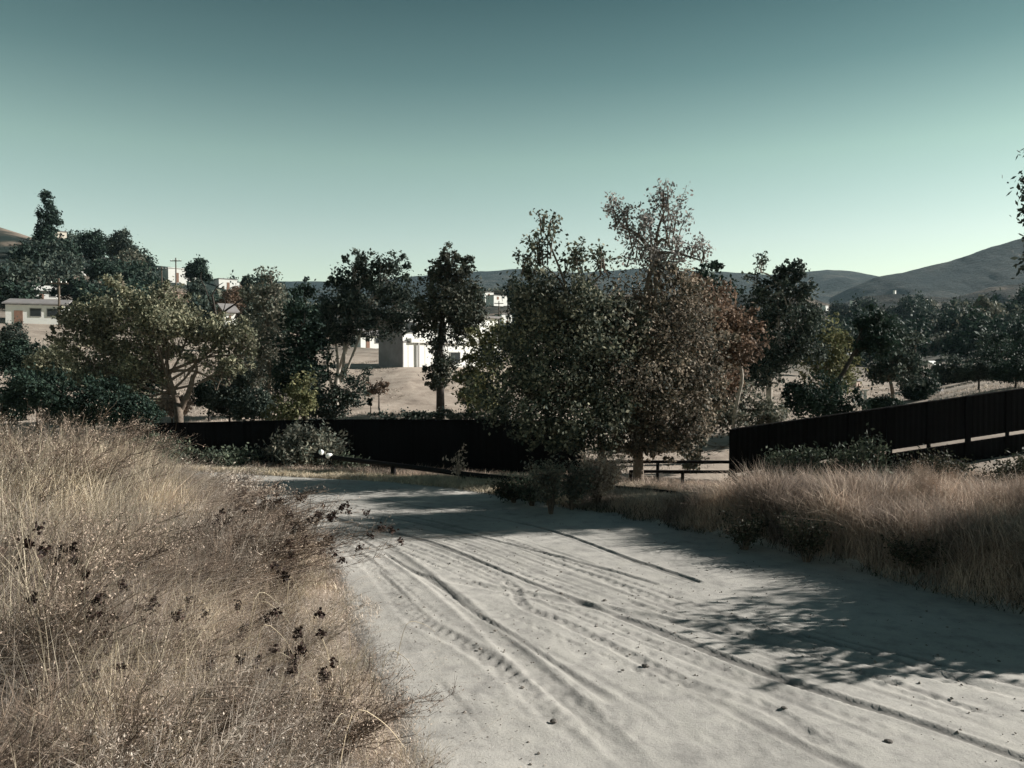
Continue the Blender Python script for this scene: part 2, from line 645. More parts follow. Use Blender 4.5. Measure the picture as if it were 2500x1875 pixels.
def on_ground(px, py):
    """where the ray through a photo pixel meets the flat part of the road"""
    v = P(px, py, 1.0) - Vector((0, 0, CAM_Z))
    t = CAM_Z / (-v.z - 0.03)
    return (v.x * t, v.y * t)


# (line of the wheel track, width m, depth m, darkness, tread)
TRK = [([(600, 1228), (760, 1250), (880, 1285), (1000, 1310), (1150, 1362), (1300, 1424), (1580, 1530), (1886, 1650), (2180, 1745), (2500, 1852)], .15, .018, .70, 0),
       ([(930, 1345), (1000, 1391), (1051, 1411), (1135, 1479), (1224, 1533), (1285, 1574), (1407, 1655), (1529, 1736)], .11, .012, .35, 0),
       ([(900, 1300), (1010, 1325), (1224, 1410), (1278, 1479), (1380, 1523), (1556, 1608), (1712, 1682), (1875, 1730), (2058, 1858)], .16, .010, .38, 1),
       ([(1576, 1631), (1712, 1696), (1827, 1757), (1895, 1791), (1976, 1831), (2090, 1880)], .12, .008, .6, 0),
       ([(1830, 1490), (1983, 1540), (2152, 1587), (2275, 1618), (2500, 1675)], .12, .014, .55, 1),
       ([(1820, 1510), (1970, 1552), (2125, 1594), (2288, 1642), (2500, 1705)], .12, .012, .38, 1),
       ([(1500, 1455), (1630, 1499), (1861, 1560), (2085, 1635), (2288, 1702), (2500, 1770)], .13, .009, .35, 1),
       ([(1240, 1390), (1440, 1458), (1680, 1526), (1900, 1590), (2200, 1690), (2500, 1800)], .11, .007, .22, 1),
       ([(900, 1215), (1050, 1240), (1300, 1283), (1533, 1364), (1588, 1381), (1700, 1420)], .13, .018, .6, 0),
       ([(700, 1238), (930, 1262), (1080, 1290), (1300, 1343), (1463, 1386), (1600, 1425)], .14, .014, .48, 0),
       ([(760, 1290), (817, 1325), (907, 1386), (1000, 1499), (1135, 1574), (1251, 1655), (1380, 1770), (1495, 1852)], .28, .010, .22, 1),
       ([(1060, 1540), (1180, 1600), (1400, 1720), (1700, 1800), (2000, 1872)], .34, .010, .16, 1),
       ([(1040, 1640), (1080, 1675), (1217, 1825)], .07, .008, .25, 0),
       ([(830, 1290), (886, 1321), (1020, 1399), (1100, 1450)], .11, .010, .34, 0),
       ([(1120, 1300), (1400, 1390), (1700, 1500)], .24, .008, .16, 1),
       ([(1290, 1540), (1500, 1620), (1800, 1720), (2150, 1870)], .30, .008, .15, 1),
       ([(1250, 1700), (1380, 1800), (1450, 1870)], .22, .010, .2, 1)]
def resample(line, n=9):
    a = catmull(np.array(line, float), 8)
    l_ = np.concatenate([[0], np.cumsum(np.linalg.norm(np.diff(a, axis=0), axis=1))])
    t_ = np.linspace(0, l_[-1], n)
    return np.column_stack([np.interp(t_, l_, a[:, 0]), np.interp(t_, l_, a[:, 1])])


GUIDE = [resample(TRK[10][0]), resample([(720, 1262), (900, 1320), (1100, 1410), (1400, 1540), (1700, 1660), (2058, 1858)]), resample(TRK[0][0]),
         resample([(800, 1210), (1200, 1290), (1500, 1385), (1830, 1490), (2152, 1587), (2500, 1675)])]
fine = [(0, .25), (0, .5), (0, .8), (1, .2), (1, .45), (1, .62), (1, .85), (2, .12), (2, .22), (2, .38), (2, .5), (2, .66), (2, .78), (2, .9), (0, .12), (1, .95), (2, .3)]
for gi, fr_ in fine:
    TRK.append(([tuple(q_) for q_ in GUIDE[gi] * (1 - fr_) + GUIDE[gi + 1] * fr_], random.uniform(.05, .14), random.uniform(.003, .008), random.uniform(.15, .38), random.random() < .3))
for i, (line, wd, dp, dk, tread) in enumerate(TRK):
    wd, dk = wd * .78, min(.9, dk * 1.3)
    pl = catmull(np.array([on_ground(*q_) for q_ in line]), 6)
    x0_, x1_ = pl[:, 0].min() - 1.5, pl[:, 0].max() + 1.5
    y0_, y1_ = pl[:, 1].min() - 1.5, pl[:, 1].max() + 1.5
    msk = (RX > x0_) & (RX < x1_) & (RY > y0_) & (RY < y1_)
    xi, yi = RX[msk], RY[msk]
    wob = .035 * vnoise(xi, yi, 1.3, 100 + i, 2)
    best = np.full(xi.shape, 1e9)
    along = np.zeros_like(xi)
    acc = 0.0
    for k in range(len(pl) - 1):
        a, d_ = pl[k], pl[k + 1] - pl[k]
        L2 = d_ @ d_ + 1e-9
        t = np.clip(((xi - a[0]) * d_[0] + (yi - a[1]) * d_[1]) / L2, 0, 1)
        dd = np.hypot(xi - a[0] - t * d_[0], yi - a[1] - t * d_[1])
        m_ = dd < best
        best[m_] = dd[m_]
        along[m_] = (acc + t * math.sqrt(L2))[m_]
        acc += math.sqrt(L2)
    d = best + wob
    fade = sstep(0, .5, along) * (1 - sstep(acc - .5, acc, along)) if dk < .6 else sstep(0, .15, along)
    pres = np.clip((0.95 if dk > .4 else .6) + 1.0 * vnoise(along, along * 0 + i * 5.3, 2.6, 60 + i, 3), 0.25, 1) * fade
    g_ = np.exp(-(d / (wd * .5)) ** 4)
    rim = np.exp(-((np.abs(d) - wd * .68) / (wd * .18)) ** 2)
    prof = -dp * g_ + dp * .5 * rim
    if tread:
        prof = prof + g_ * 0.0075 * np.sign(np.sin(along * 2 * math.pi / .17 + np.abs(d) * 22))
    RZ[msk] += prof * pres
    track[msk] = np.maximum(track[msk], g_ * dk * pres * (0.75 + .35 * vnoise(xi, yi, .1, 70 + i, 2)))
# two diagonal crossing tracks where a car pulled in
for k, (x0, y0, x1, y1, wd, dp) in enumerate([(-1.0, 10.6, 4.5, 6.4, .2, .016), (-2.2, 13.0, .9, 5.2, .22, .014)]):
    dx, dy = x1 - x0, y1 - y0
    L = math.hypot(dx, dy)
    d = ((RX - x0) * dy - (RY - y0) * dx) / L
    t = ((RX - x0) * dx + (RY - y0) * dy) / L ** 2
    m = sstep(-.05, .1, t) * (1 - sstep(.85, 1.05, t))
    d = d + .12 * np.sin(t * 3.1)
    RZ += m * (-dp * np.exp(-(d / (wd * .5)) ** 4) + dp * .5 * np.exp(-((np.abs(d) - wd * .68) / (wd * .2)) ** 2))
    track = np.maximum(track, m * .16 * np.exp(-(d / (wd * .5)) ** 4))
# scuffed crumbs
RZ += 0.012 * np.clip(vnoise(RX, RY, .07, 90, 2) - .45, 0, 1) * 3 * np.clip(vnoise(RX, RY, .9, 91, 2) + .2, 0, 1)
RZ = RZ - 0.075 * edge
na = len(al)
idx = np.arange(na * qn).reshape(na, qn)
faces = np.stack([idx[:-1, :-1], idx[:-1, 1:], idx[1:, 1:], idx[1:, :-1]], -1).reshape(-1, 4)
me = mesh_np('dirt_road', np.stack([RX, RY, RZ], -1), faces, dirt_road_material(), True)
at = me.attributes.new('track', 'FLOAT', 'POINT')
at.data.foreach_set('value', np.clip(track, 0, 1).ravel().astype(np.float32))
r = link('dirt_road', me)
r['kind'] = 'structure'


# ------------------------------------------------------------------ hills and mountains
def ridge(name, pts, D, D0, D1, z0, mat, nseg=260, rough=1.0, seed=1):
    """a range of hills whose crest stands at distance D; pts = crest in photo pixels"""
    pts = np.array(pts, float)
    pxs = np.linspace(pts[0, 0], pts[-1, 0], nseg)
    pys = np.interp(pxs, pts[:, 0], pts[:, 1])
    rows = 46
    V = []
    for j in range(rows):
        t = j / (rows - 1)
        if t <= .7:
            u = t / .7
            Y = D0 + (D - D0) * u
            zf = u ** 1.25
        else:
            u = (t - .7) / .3
            Y = D + (D1 - D) * u
            zf = 1 - u ** 1.5
        X = (pxs - 1250) / F * (D * .55 + Y * .45)
        crest = CAM_Z + (HORIZON - pys) / F * D
        Yv = np.full_like(X, Y)
        n = vnoise(X, Yv, (D1 - D0) * .13, seed, 5)
        gully = np.abs(vnoise(X, Yv * .35, (D1 - D0) * .09, seed + 3, 4))
        amp = (crest - z0) * .16 * rough
        z = z0 + (crest - z0) * zf + (n * amp - gully * amp * 1.2) * math.sin(math.pi * min(zf, .98)) + vnoise(X, Yv, D * .012, seed + 5, 3) * D * .0010 * rough
        V.append(np.stack([X, Yv, z], -1))
    V = np.array(V)
    idx = np.arange(rows * nseg).reshape(rows, nseg)
    faces = np.stack([idx[:-1, :-1], idx[:-1, 1:], idx[1:, 1:], idx[1:, :-1]], -1).reshape(-1, 4)
    o = link(name, mesh_np(name, V, faces, mat, True))
    o['kind'] = 'structure'
    return o


mt_far = mountain_material('far_chaparral', (.005, .015, .018), (.065, .066, .058), .007)
mt_mid = mountain_material('hill_scrub', (.010, .018, .018), (.20, .165, .135), .02)
ridge('mountain_range', [(-900, 690), (-200, 700), (300, 705), (640, 688), (760, 684), (880, 690), (1000, 674), (1100, 664), (1180, 661), (1260, 655), (1400, 664),
                         (1560, 655), (1700, 660), (1760, 662), (1860, 669), (1950, 664), (2010, 657), (2070, 661), (2140, 674), (2300, 676), (2500, 690), (3200, 700)],
      2000, 1000, 3000, 40, mt_far, rough=.8, seed=2)
ridge('mountain', [(1990, 745), (2080, 700), (2140, 675), (2200, 664), (2260, 648), (2330, 632), (2400, 606), (2460, 588), (2520, 570), (2700, 520), (3000, 470), (3400, 520), (3900, 640)],
      1450, 820, 2100, 40, mt_far, rough=.8, seed=12)
ridge('low_hill', [(1930, 800), (2010, 768), (2060, 740), (2110, 722), (2180, 716), (2260, 722), (2360, 730), (2460, 742), (2600, 760), (2900, 800)],
      640, 470, 760, 18, mt_mid, nseg=160, rough=.7, seed=22)
ridge('low_hill', [(2180, 770), (2260, 742), (2340, 722), (2420, 700), (2500, 690), (2700, 650), (3100, 690), (3500, 760)],
      800, 560, 1000, 20, mt_mid, nseg=160, rough=.7, seed=32)
ridge('low_hill', [(980, 800), (1080, 748), (1160, 716), (1250, 712), (1400, 715), (1700, 720), (1850, 716), (1960, 720), (2030, 745), (2100, 775), (2160, 800)],
      560, 400, 700, 12, mt_mid, nseg=200, rough=.8, seed=42)


# ------------------------------------------------------------------ trees
def to_world_blob(b, Y):
    px, py, rx, ry = b[:4]
    dy = b[4] if len(b) > 4 else 0.0
    c = P(px, py, Y + dy)
    return np.array(c), np.array([rx / F * Y, min(rx, ry * 1.2) / F * Y, ry / F * Y])


def tree(name, label, cat, Y, base, trunk, r0, blobs, leaf, bark='bark', n=9000, size=.10, clump=.22, nclump=60,
         group=None, fill=2.2, aspect=.55, limbs=True, droop=0.0, leaf2=None, sink=0.15, gap=-.14):
    """trunk: photo points from the root up; blobs: (px, py, rx, ry, depth offset, density)"""
    bp = P(base[0], base[1], Y)
    zb = gz(bp.x, Y)
    root = thing(name, label, cat, (bp.x, Y, zb), group=group)
    off = np.array([bp.x, Y, zb])
    parts = []
    tp = [np.array([bp.x, Y, zb - sink])] + [np.array(P(a, b_, Y + (random.uniform(-.2, .2)))) for a, b_ in trunk]
    tp = np.array(tp)
    tp = catmull(tp, 4)
    K = len(tp)
    rr = r0 * (1 - .65 * np.linspace(0, 1, K)) * (1 + .35 * np.exp(-np.arange(K) / 1.2))
    parts.append(tubes(tp[None], rr[None], 8))
    top = tp[-1]
    if cat == 'shrub':
        lo = max(b[1] + b[3] for b in blobs)
        blobs = blobs + [(b[0], b[1] + b[3] * .75, b[2] * .85, b[3] * .6, 0, .7) for b in blobs if b[1] + b[3] > lo - 45]
    extra = []
    for b in blobs:
        if len(b) > 5 and b[5] >= .8 and b[2] > 25:          # ragged outline: small tufts round each dense clump
            for _ in range(4):
                a_ = random.uniform(-.6, math.pi + .6)
                extra.append((b[0] + math.cos(a_) * b[2] * .95, b[1] - math.sin(a_) * b[3] * .95, b[2] * .28, b[3] * .28, b[4], .8))
    blobs = list(blobs) + extra
    LV, L2 = [], []
    tw = []
    tot = sum((b[2] * b[3] * (b[5] if len(b) > 5 else 1)) for b in blobs)
    for bi_, b in enumerate(blobs):
        c, rv = to_world_blob(b, Y)
        dens = b[5] if len(b) > 5 else 1
        share = b[2] * b[3] * dens / tot
        nl = int(n * share)
        nc = max(5, int(nclump * share * 1.3))
        if dens < .6:                                    # open top: upright shoots strung with leaves
            ns = max(7, nc // 4)
            foot = c + np.column_stack([rng.uniform(-.45, .45, ns), rng.uniform(-.45, .45, ns), rng.uniform(-1.1, -.5, ns)]) * rv
            tip = c + np.column_stack([rng.uniform(-1, 1, ns), rng.uniform(-.8, .8, ns), rng.uniform(.2, 1.2, ns)]) * rv
            mid_ = (foot + tip) / 2 + np.column_stack([(foot - tip)[:, 0] * .18, (foot - tip)[:, 1] * .18, np.full(ns, .1)])
            tw.append(tubes(np.stack([foot, mid_, tip], 1), np.array([[.022, .014, .005]] * ns), 4))
            pk_ = rng.integers(0, ns, nl)
            t_ = rng.uniform(.15, 1, (nl, 1)) ** .8
            L = (1 - t_) ** 2 * foot[pk_] + 2 * t_ * (1 - t_) * mid_[pk_] + t_ ** 2 * tip[pk_] + rng.normal(size=(nl, 3)) * (.05 + .20 * rv.mean() * (1.15 - t_))
            L = L[rng.uniform(size=nl) < .62]
            (L2 if (len(b) > 6 and leaf2) else LV).append(L)
            jt = tp[-2]
            path = catmull(np.array([jt, (jt + c) / 2 + np.array([0, 0, -.05]), foot.mean(0)]), 4)
            parts.append(tubes(path[None], np.linspace(r0 * .35, r0 * .15, len(path))[None], 6))
            continue
        u = unit(nc)
        rad_ = rng.uniform(0, 1, (nc, 1)) ** (1 / fill)
        C = c + u * rad_ * rv
        cs = clump * rv.mean() * rng.uniform(.5, 1.4, nc)
        w = cs ** 1.6
        pick = rng.choice(nc, nl, p=w / w.sum())
        L = C[pick] + rng.normal(size=(nl, 3)) * cs[pick][:, None] * np.array([1, 1, .8])
        hole = vnoise(L[:, 0] * 1.0 + L[:, 2] * .37, L[:, 2] * 1.0 + L[:, 1] * .61, max(.35, rv.mean() * .45), int(b[0]) % 50, 2)
        L = L[(hole > gap) | (rng.uniform(size=nl) < .2)]
        (L2 if (len(b) > 6 and leaf2) else LV).append(L)
        if limbs and bi_ < len(blobs) - len(extra):
            # a limb from the trunk into the blob, twigs from there to its clumps
            jt = tp[int(K * random.uniform(.55, .98)) if K > 3 else -1]
            mid = (jt + c) / 2 + np.array([0, 0, -.06 * np.linalg.norm(c - jt)])
            path = catmull(np.array([jt, mid, c + np.array([0, 0, rv[2] * .3])]), 4)
            rl = r0 * .30
            parts.append(tubes(path[None], np.linspace(rl, rl * .3, len(path))[None], 6))
            kk = min(nc, 26)
            st = path[rng.integers(len(path) // 3, len(path), kk)]
            en = C[:kk]
            md = (st + en) / 2 + rng.normal(size=(kk, 3)) * .08 * rv.mean()
            tw.append(tubes(np.stack([st, md, en], 1), np.array([[rl * .35, rl * .2, rl * .06]] * kk), 4))
    v, f = merge(parts)
    link('trunk', mesh_np('trunk', v - off, f, M[bark], True), root)
    if tw:
        v, f = merge(tw)
        stuff(link('twigs', mesh_np('twigs', v - off, f, M[bark], True), root))
    for LL, mm in ((LV, leaf), (L2, leaf2)):
        if LL:
            v, f = leaf_quads(np.concatenate(LL), size, aspect, droop)
            link('crown', mesh_np('crown', v - off, f, M[mm]), root)
    return root


# the group of trees at the gap between the fences
tree('poplar_tree', 'tall bushy tree with a sparse silvery top, highest of the trees by the fence gap', 'tree', 22.5, (1560, 1120),
     [(1556, 1040), (1552, 940), (1560, 830), (1580, 700), (1600, 600)], .15,
     [(1565, 570, 80, 85, 0, .42, 1), (1635, 540, 50, 75, 0, .35, 1), (1620, 640, 125, 60, 0, .5, 1), (1705, 610, 45, 30, 0, .32, 1), (1520, 520, 45, 40, 0, .35, 1), (1620, 485, 25, 40, 0, .3, 1),
      (1560, 745, 175, 95, 0, 1.1), (1640, 840, 130, 120, .4, 1.1), (1530, 900, 150, 120, -.3, 1.1), (1640, 970, 120, 110, 0, 1.0), (1560, 1040, 120, 75, 0, .8), (1660, 1060, 85, 55, 0, .9), (1540, 1090, 70, 35, -.5, .8), (1620, 1100, 60, 28, -.4, .8), (1700, 950, 60, 60, -.3, .8)],
     'main', 'bark', n=80000, size=.052, nclump=700, clump=.15, gap=-.05, leaf2='grey', aspect=.6)
tree('broadleaf_tree', 'dark broad tree with thin upright sprays on top, left of the tallest tree', 'tree', 21.5, (1470, 1125),
     [(1468, 1060), (1450, 960), (1420, 850), (1400, 740)], .13,
     [(1330, 600, 55, 55, 0, .42), (1400, 640, 55, 45, 0, .45), (1465, 640, 60, 35, 0, .4), (1330, 545, 30, 30, 0, .3), (1290, 650, 45, 30, 0, .4),
      (1350, 740, 120, 90, 0, 1.3), (1430, 820, 130, 130, 0, 1.3), (1290, 840, 100, 110, .3, 1.1), (1240, 940, 100, 90, 0, 1.0), (1350, 960, 130, 110, -.2, 1.3), (1440, 1010, 110, 90, 0, 1.1), (1300, 1050, 80, 40, .5, .8), (1420, 1085, 80, 35, -.3, .8), (1350, 1070, 70, 35, -.3, .8)],
     'mixed', 'bark', n=64000, size=.055, nclump=600, clump=.16, gap=-.05, aspect=.6)
tree('autumn_tree', 'rust brown tree with a crooked pale trunk at the end of the right fence', 'tree', 27, (1790, 1075),
     [(1792, 1040), (1800, 980), (1812, 920), (1800, 860), (1780, 800)], .09,
     [(1745, 760, 75, 75, 0, 1), (1800, 830, 60, 75, 0, .9), (1730, 850, 70, 70, 0, .8), (1690, 720, 50, 50, 0, .8), (1770, 930, 90, 60, .6, .55)],
     'rust', 'palebark', n=13000, size=.075, nclump=170, clump=.2)
tree('low_bush', 'grey green and straw bush spilling over the left end of the right fence', 'shrub', 28, (1850, 1070),
     [(1850, 1040)], .06, [(1720, 1010, 60, 60, 0, 1), (1800, 1000, 80, 55, 0, 1), (1880, 1020, 50, 40, 0, 1), (1690, 1090, 50, 40, -1, .7)],
     'sage', 'bark', n=9000, size=.07, nclump=110)
tree('yellow_bush', 'pale yellow green bush behind the left edge of the dark broad tree', 'shrub', 33, (1200, 1030),
     [(1200, 980), (1205, 900)], .07, [(1195, 850, 55, 60, 0, 1), (1250, 820, 50, 45, 0, 1), (1170, 930, 55, 60, 0, .8), (1310, 790, 30, 30, 0, .8)],
     'lime', 'bark', n=9000, size=.08, nclump=110)
tree('dark_conifer', 'small blackish conifer peeping out above the yellow green bush', 'tree', 46, (1285, 1000),
     [(1285, 900), (1285, 760)], .12, [(1283, 745, 28, 55, 0, 1), (1285, 820, 40, 60, 0, 1)], 'dark', 'darkbark', n=4000, size=.14, nclump=50)
tree('dark_conifer', 'dark leafy tree filling the gap between rust brown tree and gum tree', 'tree', 44, (1700, 1010),
     [(1700, 900), (1700, 800)], .12, [(1740, 700, 60, 55, 0, 1), (1700, 800, 60, 90, 0, 1), (1730, 920, 70, 70, 0, 1)], 'dark', 'darkbark', n=9000, size=.13, nclump=90)

# gum tree and its neighbours on the right
tree('gum_tree', 'slender gum tree with a small tuft of leaves left of its top, pale crooked limbs', 'tree', 36, (1880, 1010),
     [(1878, 930), (1882, 880), (1872, 800), (1885, 740), (1905, 690)], .16,
     [(1858, 642, 19, 24, 0, .5), (1935, 665, 32, 28, 0, .9), (1960, 700, 35, 28, 0, .9), (1900, 730, 55, 50, 0, 1), (1950, 770, 55, 55, 0, 1), (1860, 790, 45, 60, 0, 1),
      (1900, 850, 75, 60, 0, 1), (1960, 860, 50, 45, 0, .8), (1850, 900, 55, 60, 0, 1), (1840, 700, 35, 40, 0, .7)],
     'gum', 'palebark', n=23000, size=.085, nclump=300, clump=.2)
tree('willow_bush', 'pale feathery green bush right of the gum tree foot', 'shrub', 40, (2040, 985),
     [(2040, 950), (2040, 900)], .10, [(2035, 830, 35, 60, 0, 1), (2050, 880, 45, 60, 0, 1), (2020, 910, 55, 50, 0, 1), (2000, 870, 35, 45, 0, .9)],
     'lime', 'bark', n=9000, size=.09, nclump=90, fill=2.0)
tree('round_bush', 'large dark rounded bush under the leaning trunk', 'shrub', 33, (1995, 1035),
     [(1995, 1010)], .08, [(1985, 960, 62, 45, 0, 1), (2040, 975, 60, 40, 0, 1), (1955, 985, 45, 38, 0, 1), (2080, 1000, 40, 28, 0, .8)],
     'dark', 'darkbark', n=12000, size=.07, nclump=90)
tree('leaning_tree', 'dark tree with a trunk leaning right over the rounded bush', 'tree', 35, (2035, 990),
     [(2040, 955), (2062, 905), (2085, 860), (2105, 800)], .14, [(2125, 790, 35, 40, 0, 1), (2140, 830, 40, 45, 0, 1), (2105, 850, 25, 30, 0, .7)],
     'dark', 'darkbark', n=6500, size=.09, nclump=70)
tree('drooping_tree', 'thin dark tree with a forked leaning trunk above the right fence', 'tree', 42, (2185, 1000),
     [(2178, 950), (2165, 910), (2145, 870)], .12, [(2190, 850, 50, 50, 0, .8), (2160, 905, 50, 45, 0, .7), (2215, 900, 40, 40, 0, .8)],
     'gum', 'bark', n=7000, size=.10, nclump=90)
for i, (px, py, rx, ry, Y, lab) in enumerate([
        (2245, 935, 50, 45, 50, 'dark shrubby tree behind the middle of the right fence'),
        (2330, 900, 60, 45, 62, 'broad dark tree right of the small shrubby one, above the right fence'),
        (2440, 870, 70, 60, 58, 'largest dark tree mass at the right edge above the fence'),
        (2425, 835, 45, 28, 95, 'grey green tree on the slope behind the right edge trees'),
        (2505, 850, 45, 50, 80, 'tall dark tree cut by the right edge of the photo'),
        (2400, 745, 22, 30, 180, 'pale grey tree standing alone on the right slope'),
        (2150, 790, 40, 35, 90, 'dark round tree below the distant low hill')]):
    tree('valley_tree', lab, 'tree', Y, (px, py + ry + 25), [(px, py + ry), (px, py)], .16,
         [(px, py, rx * .75, ry * .75, 0, 1), (px - rx * .5, py + ry * .3, rx * .5, ry * .5, 0, .8), (px + rx * .5, py + ry * .25, rx * .5, ry * .5, 0, .8), (px, py + ry * .7, rx * .7, ry * .45, 0, .8)],
         ['dark', 'gum', 'dark', 'gum', 'dark', 'sage', 'dark'][i], 'darkbark', n=11000, size=.0016 * Y, nclump=110)
for i, (px, top, bot, r_, Y, lab) in enumerate([
        (2355, 768, 812, 6, 160, 'thin pointed cypress on the right slope, tallest of the two there'),
        (2403, 800, 822, 5, 160, 'small pointed cypress right of the tall thin one'),
        (97, 510, 640, 8, 150, 'narrow dark cypress beside the tall poplar on the left hill')]):
    cy_ = (top + bot) / 2
    tree('cypress_tree', lab, 'tree', Y, (px, bot + 4), [(px, bot - 3), (px, cy_)], .15,
         [(px, bot - (bot - top) * (.12 + .25 * k), r_ * (1, .85, .6, .3)[k], (bot - top) * .16, 0, 1) for k in range(4)],
         'dark', 'darkbark', n=3500, size=.0016 * Y, nclump=60, limbs=False, clump=.3)

# the middle: pine in front of the white house, twin crowned gum tree
tree('pine_tree', 'tall ragged pine with a dark lower tuft standing before the white house', 'tree', 40, (1075, 995),
     [(1075, 950), (1073, 880), (1078, 800), (1090, 700), (1095, 620)], .22,
     [(1092, 625, 22, 30, 0, .9), (1135, 640, 18, 32, 0, .7), (1070, 665, 30, 30, 0, 1), (1120, 680, 40, 45, 0, 1), (1055, 730, 38, 55, 0, 1), (1110, 750, 65, 55, 0, 1.1), (1150, 760, 38, 60, 0, .9),
      (1040, 790, 32, 40, 0, 1), (1125, 815, 55, 35, 0, .9), (1065, 850, 22, 30, 0, .7), (1072, 900, 38, 34, 0, 1.5), (1070, 935, 26, 20, 0, 1.3)],
     'pine', 'darkbark', n=26000, size=.085, nclump=330, clump=.20)
tree('gum_tree', 'twin crowned dark gum tree with several pale stems left of the white house', 'tree', 41, (815, 960),
     [(822, 930), (830, 900), (850, 830), (865, 760), (880, 690)], .16,
     [(885, 625, 24, 26, 0, .8), (860, 665, 42, 40, 0, 1), (900, 680, 32, 38, 0, 1), (960, 645, 34, 32, 0, .9), (955, 700, 42, 45, 0, 1), (975, 750, 42, 45, 0, 1), (830, 740, 50, 60, 0, 1.2),
      (890, 755, 58, 50, 0, 1.2), (945, 790, 50, 38, 0, 1), (800, 800, 42, 50, 0, 1.1), (860, 815, 45, 32, 0, .7)],
     'gum', 'palebark', n=26000, size=.085, nclump=340, clump=.2)
for k, (a, b_, c_) in enumerate([((812, 950), (800, 890), (806, 830)), ((825, 945), (840, 880), (838, 820)), ((835, 930), (860, 870), (885, 800)), ((818, 945), (825, 890), (815, 800))]):
    r_ = [o for o in bpy.data.objects if o.name.startswith('gum_tree') and o.name != 'gum_tree'][0]
    pts = catmull(np.array([P(*a, 41), P(*b_, 40.8), P(*c_, 41)]), 5)
    v, f = tubes(pts[None], np.linspace(.10, .05, len(pts))[None], 6)
    link('stem', mesh_np('stem', v - np.array(r_.location), f, M['palebark'], True), r_)
tree('dark_tree', 'dense blue green tree just left of the twin crowned gum tree', 'tree', 38, (745, 1000),
     [(742, 940), (740, 850), (742, 760)], .15,
     [(742, 710, 26, 28, 0, .8), (735, 760, 40, 45, 0, 1), (725, 830, 50, 55, 0, 1), (760, 890, 50, 55, 0, 1), (720, 930, 55, 55, 0, 1), (775, 820, 25, 45, 0, 1)],
     'dark', 'darkbark', n=15000, size=.09, nclump=170)
tree('wispy_tree', 'brownish wispy tree with a see-through top, right of the bare twisted tree', 'tree', 42, (660, 1000),
     [(658, 940), (655, 850), (650, 760)], .14,
     [(648, 670, 38, 22, 0, .28), (640, 720, 42, 40, 0, .9), (675, 740, 35, 40, 0, .9), (645, 800, 50, 60, 0, 1), (680, 860, 45, 60, 0, 1), (640, 900, 55, 60, 0, 1)],
     'sage', 'bark', n=13000, size=.085, nclump=170, leaf2=None)
tree('low_bush', 'bright green low bush on top of the left fence line below the blue green tree', 'shrub', 34, (720, 1020),
     [(720, 1000)], .06, [(715, 985, 45, 35, 0, 1), (690, 1005, 50, 22, 0, 1), (740, 950, 30, 45, 0, .8)], 'lime', 'bark', n=6000, size=.07, nclump=80)
tree('low_bush', 'dark ragged bush with bare stalks behind the left fence under the gum tree', 'shrub', 37, (800, 1020),
     [(805, 1000), (830, 960)], .06, [(800, 985, 60, 35, 0, 1), (850, 960, 45, 35, 0, .8), (770, 960, 30, 50, 0, .8), (870, 925, 45, 25, 0, .5)], 'gum', 'bark', n=8000, size=.075, nclump=110)
tree('low_bush', 'dark bush row between the sunlit mound and the fence, below the pine', 'shrub', 35, (1150, 1025),
     [(1150, 1010)], .06, [(980, 1020, 90, 16, 0, .8), (1090, 1018, 80, 18, 0, .8), (1190, 985, 50, 45, 0, 1), (1230, 1010, 60, 30, 0, 1)], 'gum', 'bark', n=9000, size=.07, nclump=120)
tree('dry_bush', 'low brown bush on the sunlit mound left of the pine', 'shrub', 47, (925, 960),
     [(925, 950)], .05, [(915, 940, 26, 16, 0, 1), (900, 955, 14, 10, 0, .7), (940, 945, 14, 12, 0, .7)], 'rust', 'darkbark', n=2500, size=.07, nclump=35)
tree('dry_bush', 'grey brown dead bush right of the pine on the mound', 'shrub', 46, (1160, 975),
     [(1160, 960)], .05, [(1160, 945, 28, 26, 0, 1), (1135, 960, 18, 18, 0, .7), (1185, 965, 20, 20, 0, .7)], 'brush', 'bark', n=3000, size=.08, nclump=40)
tree('dry_bush', 'small dark bush at the foot of the mound, nearest the fence', 'shrub', 44, (905, 985),
     [(905, 975)], .04, [(903, 978, 8, 9, 0, 1)], 'dark', 'darkbark', n=500, size=.06, nclump=8)

# the left: wide grey green tree with a forked trunk
oak = tree('spreading_tree', 'wide grey green tree with a forked trunk behind the left fence', 'tree', 34, (440, 1060),
     [(436, 1010), (432, 985), (418, 940), (408, 900)], .22,
     [(300, 760, 110, 55, 0, 1), (400, 735, 75, 45, 0, 1), (240, 820, 90, 60, 0, 1), (340, 830, 100, 60, 0, 1), (470, 800, 90, 45, 0, 1), (560, 810, 55, 45, 0, 1), (590, 880, 40, 45, 0, .8),
      (350, 900, 60, 60, 0, 1), (500, 860, 60, 35, 0, .7), (180, 790, 55, 45, 0, .9), (300, 695, 50, 30, 0, .6), (150, 850, 40, 45, 0, .7), (250, 900, 70, 60, 0, .8), (300, 970, 70, 50, 0, .6), (540, 900, 45, 50, 0, .5), (610, 830, 30, 40, 0, .5), (370, 790, 70, 50, -1.0, 1), (200, 930, 50, 45, 0, .6)],
     'oak', 'bark', n=52000, size=.075, nclump=520, clump=.16, gap=-.06)
for a, b_, c_, rr in (((438, 1005), (460, 960), (472, 915), .15), ((470, 925), (480, 900), (470, 870), .08), ((412, 925), (390, 880), (395, 850), .10), ((425, 960), (402, 945), (385, 930), .09)):
    pts = catmull(np.array([P(*a, 34), P(*b_, 33.9), P(*c_, 34)]), 5)
    v, f = tubes(pts[None], np.linspace(rr, rr * .6, len(pts))[None], 8)
    link('limb', mesh_np('limb', v - np.array(oak.location), f, M['bark'], True), oak)
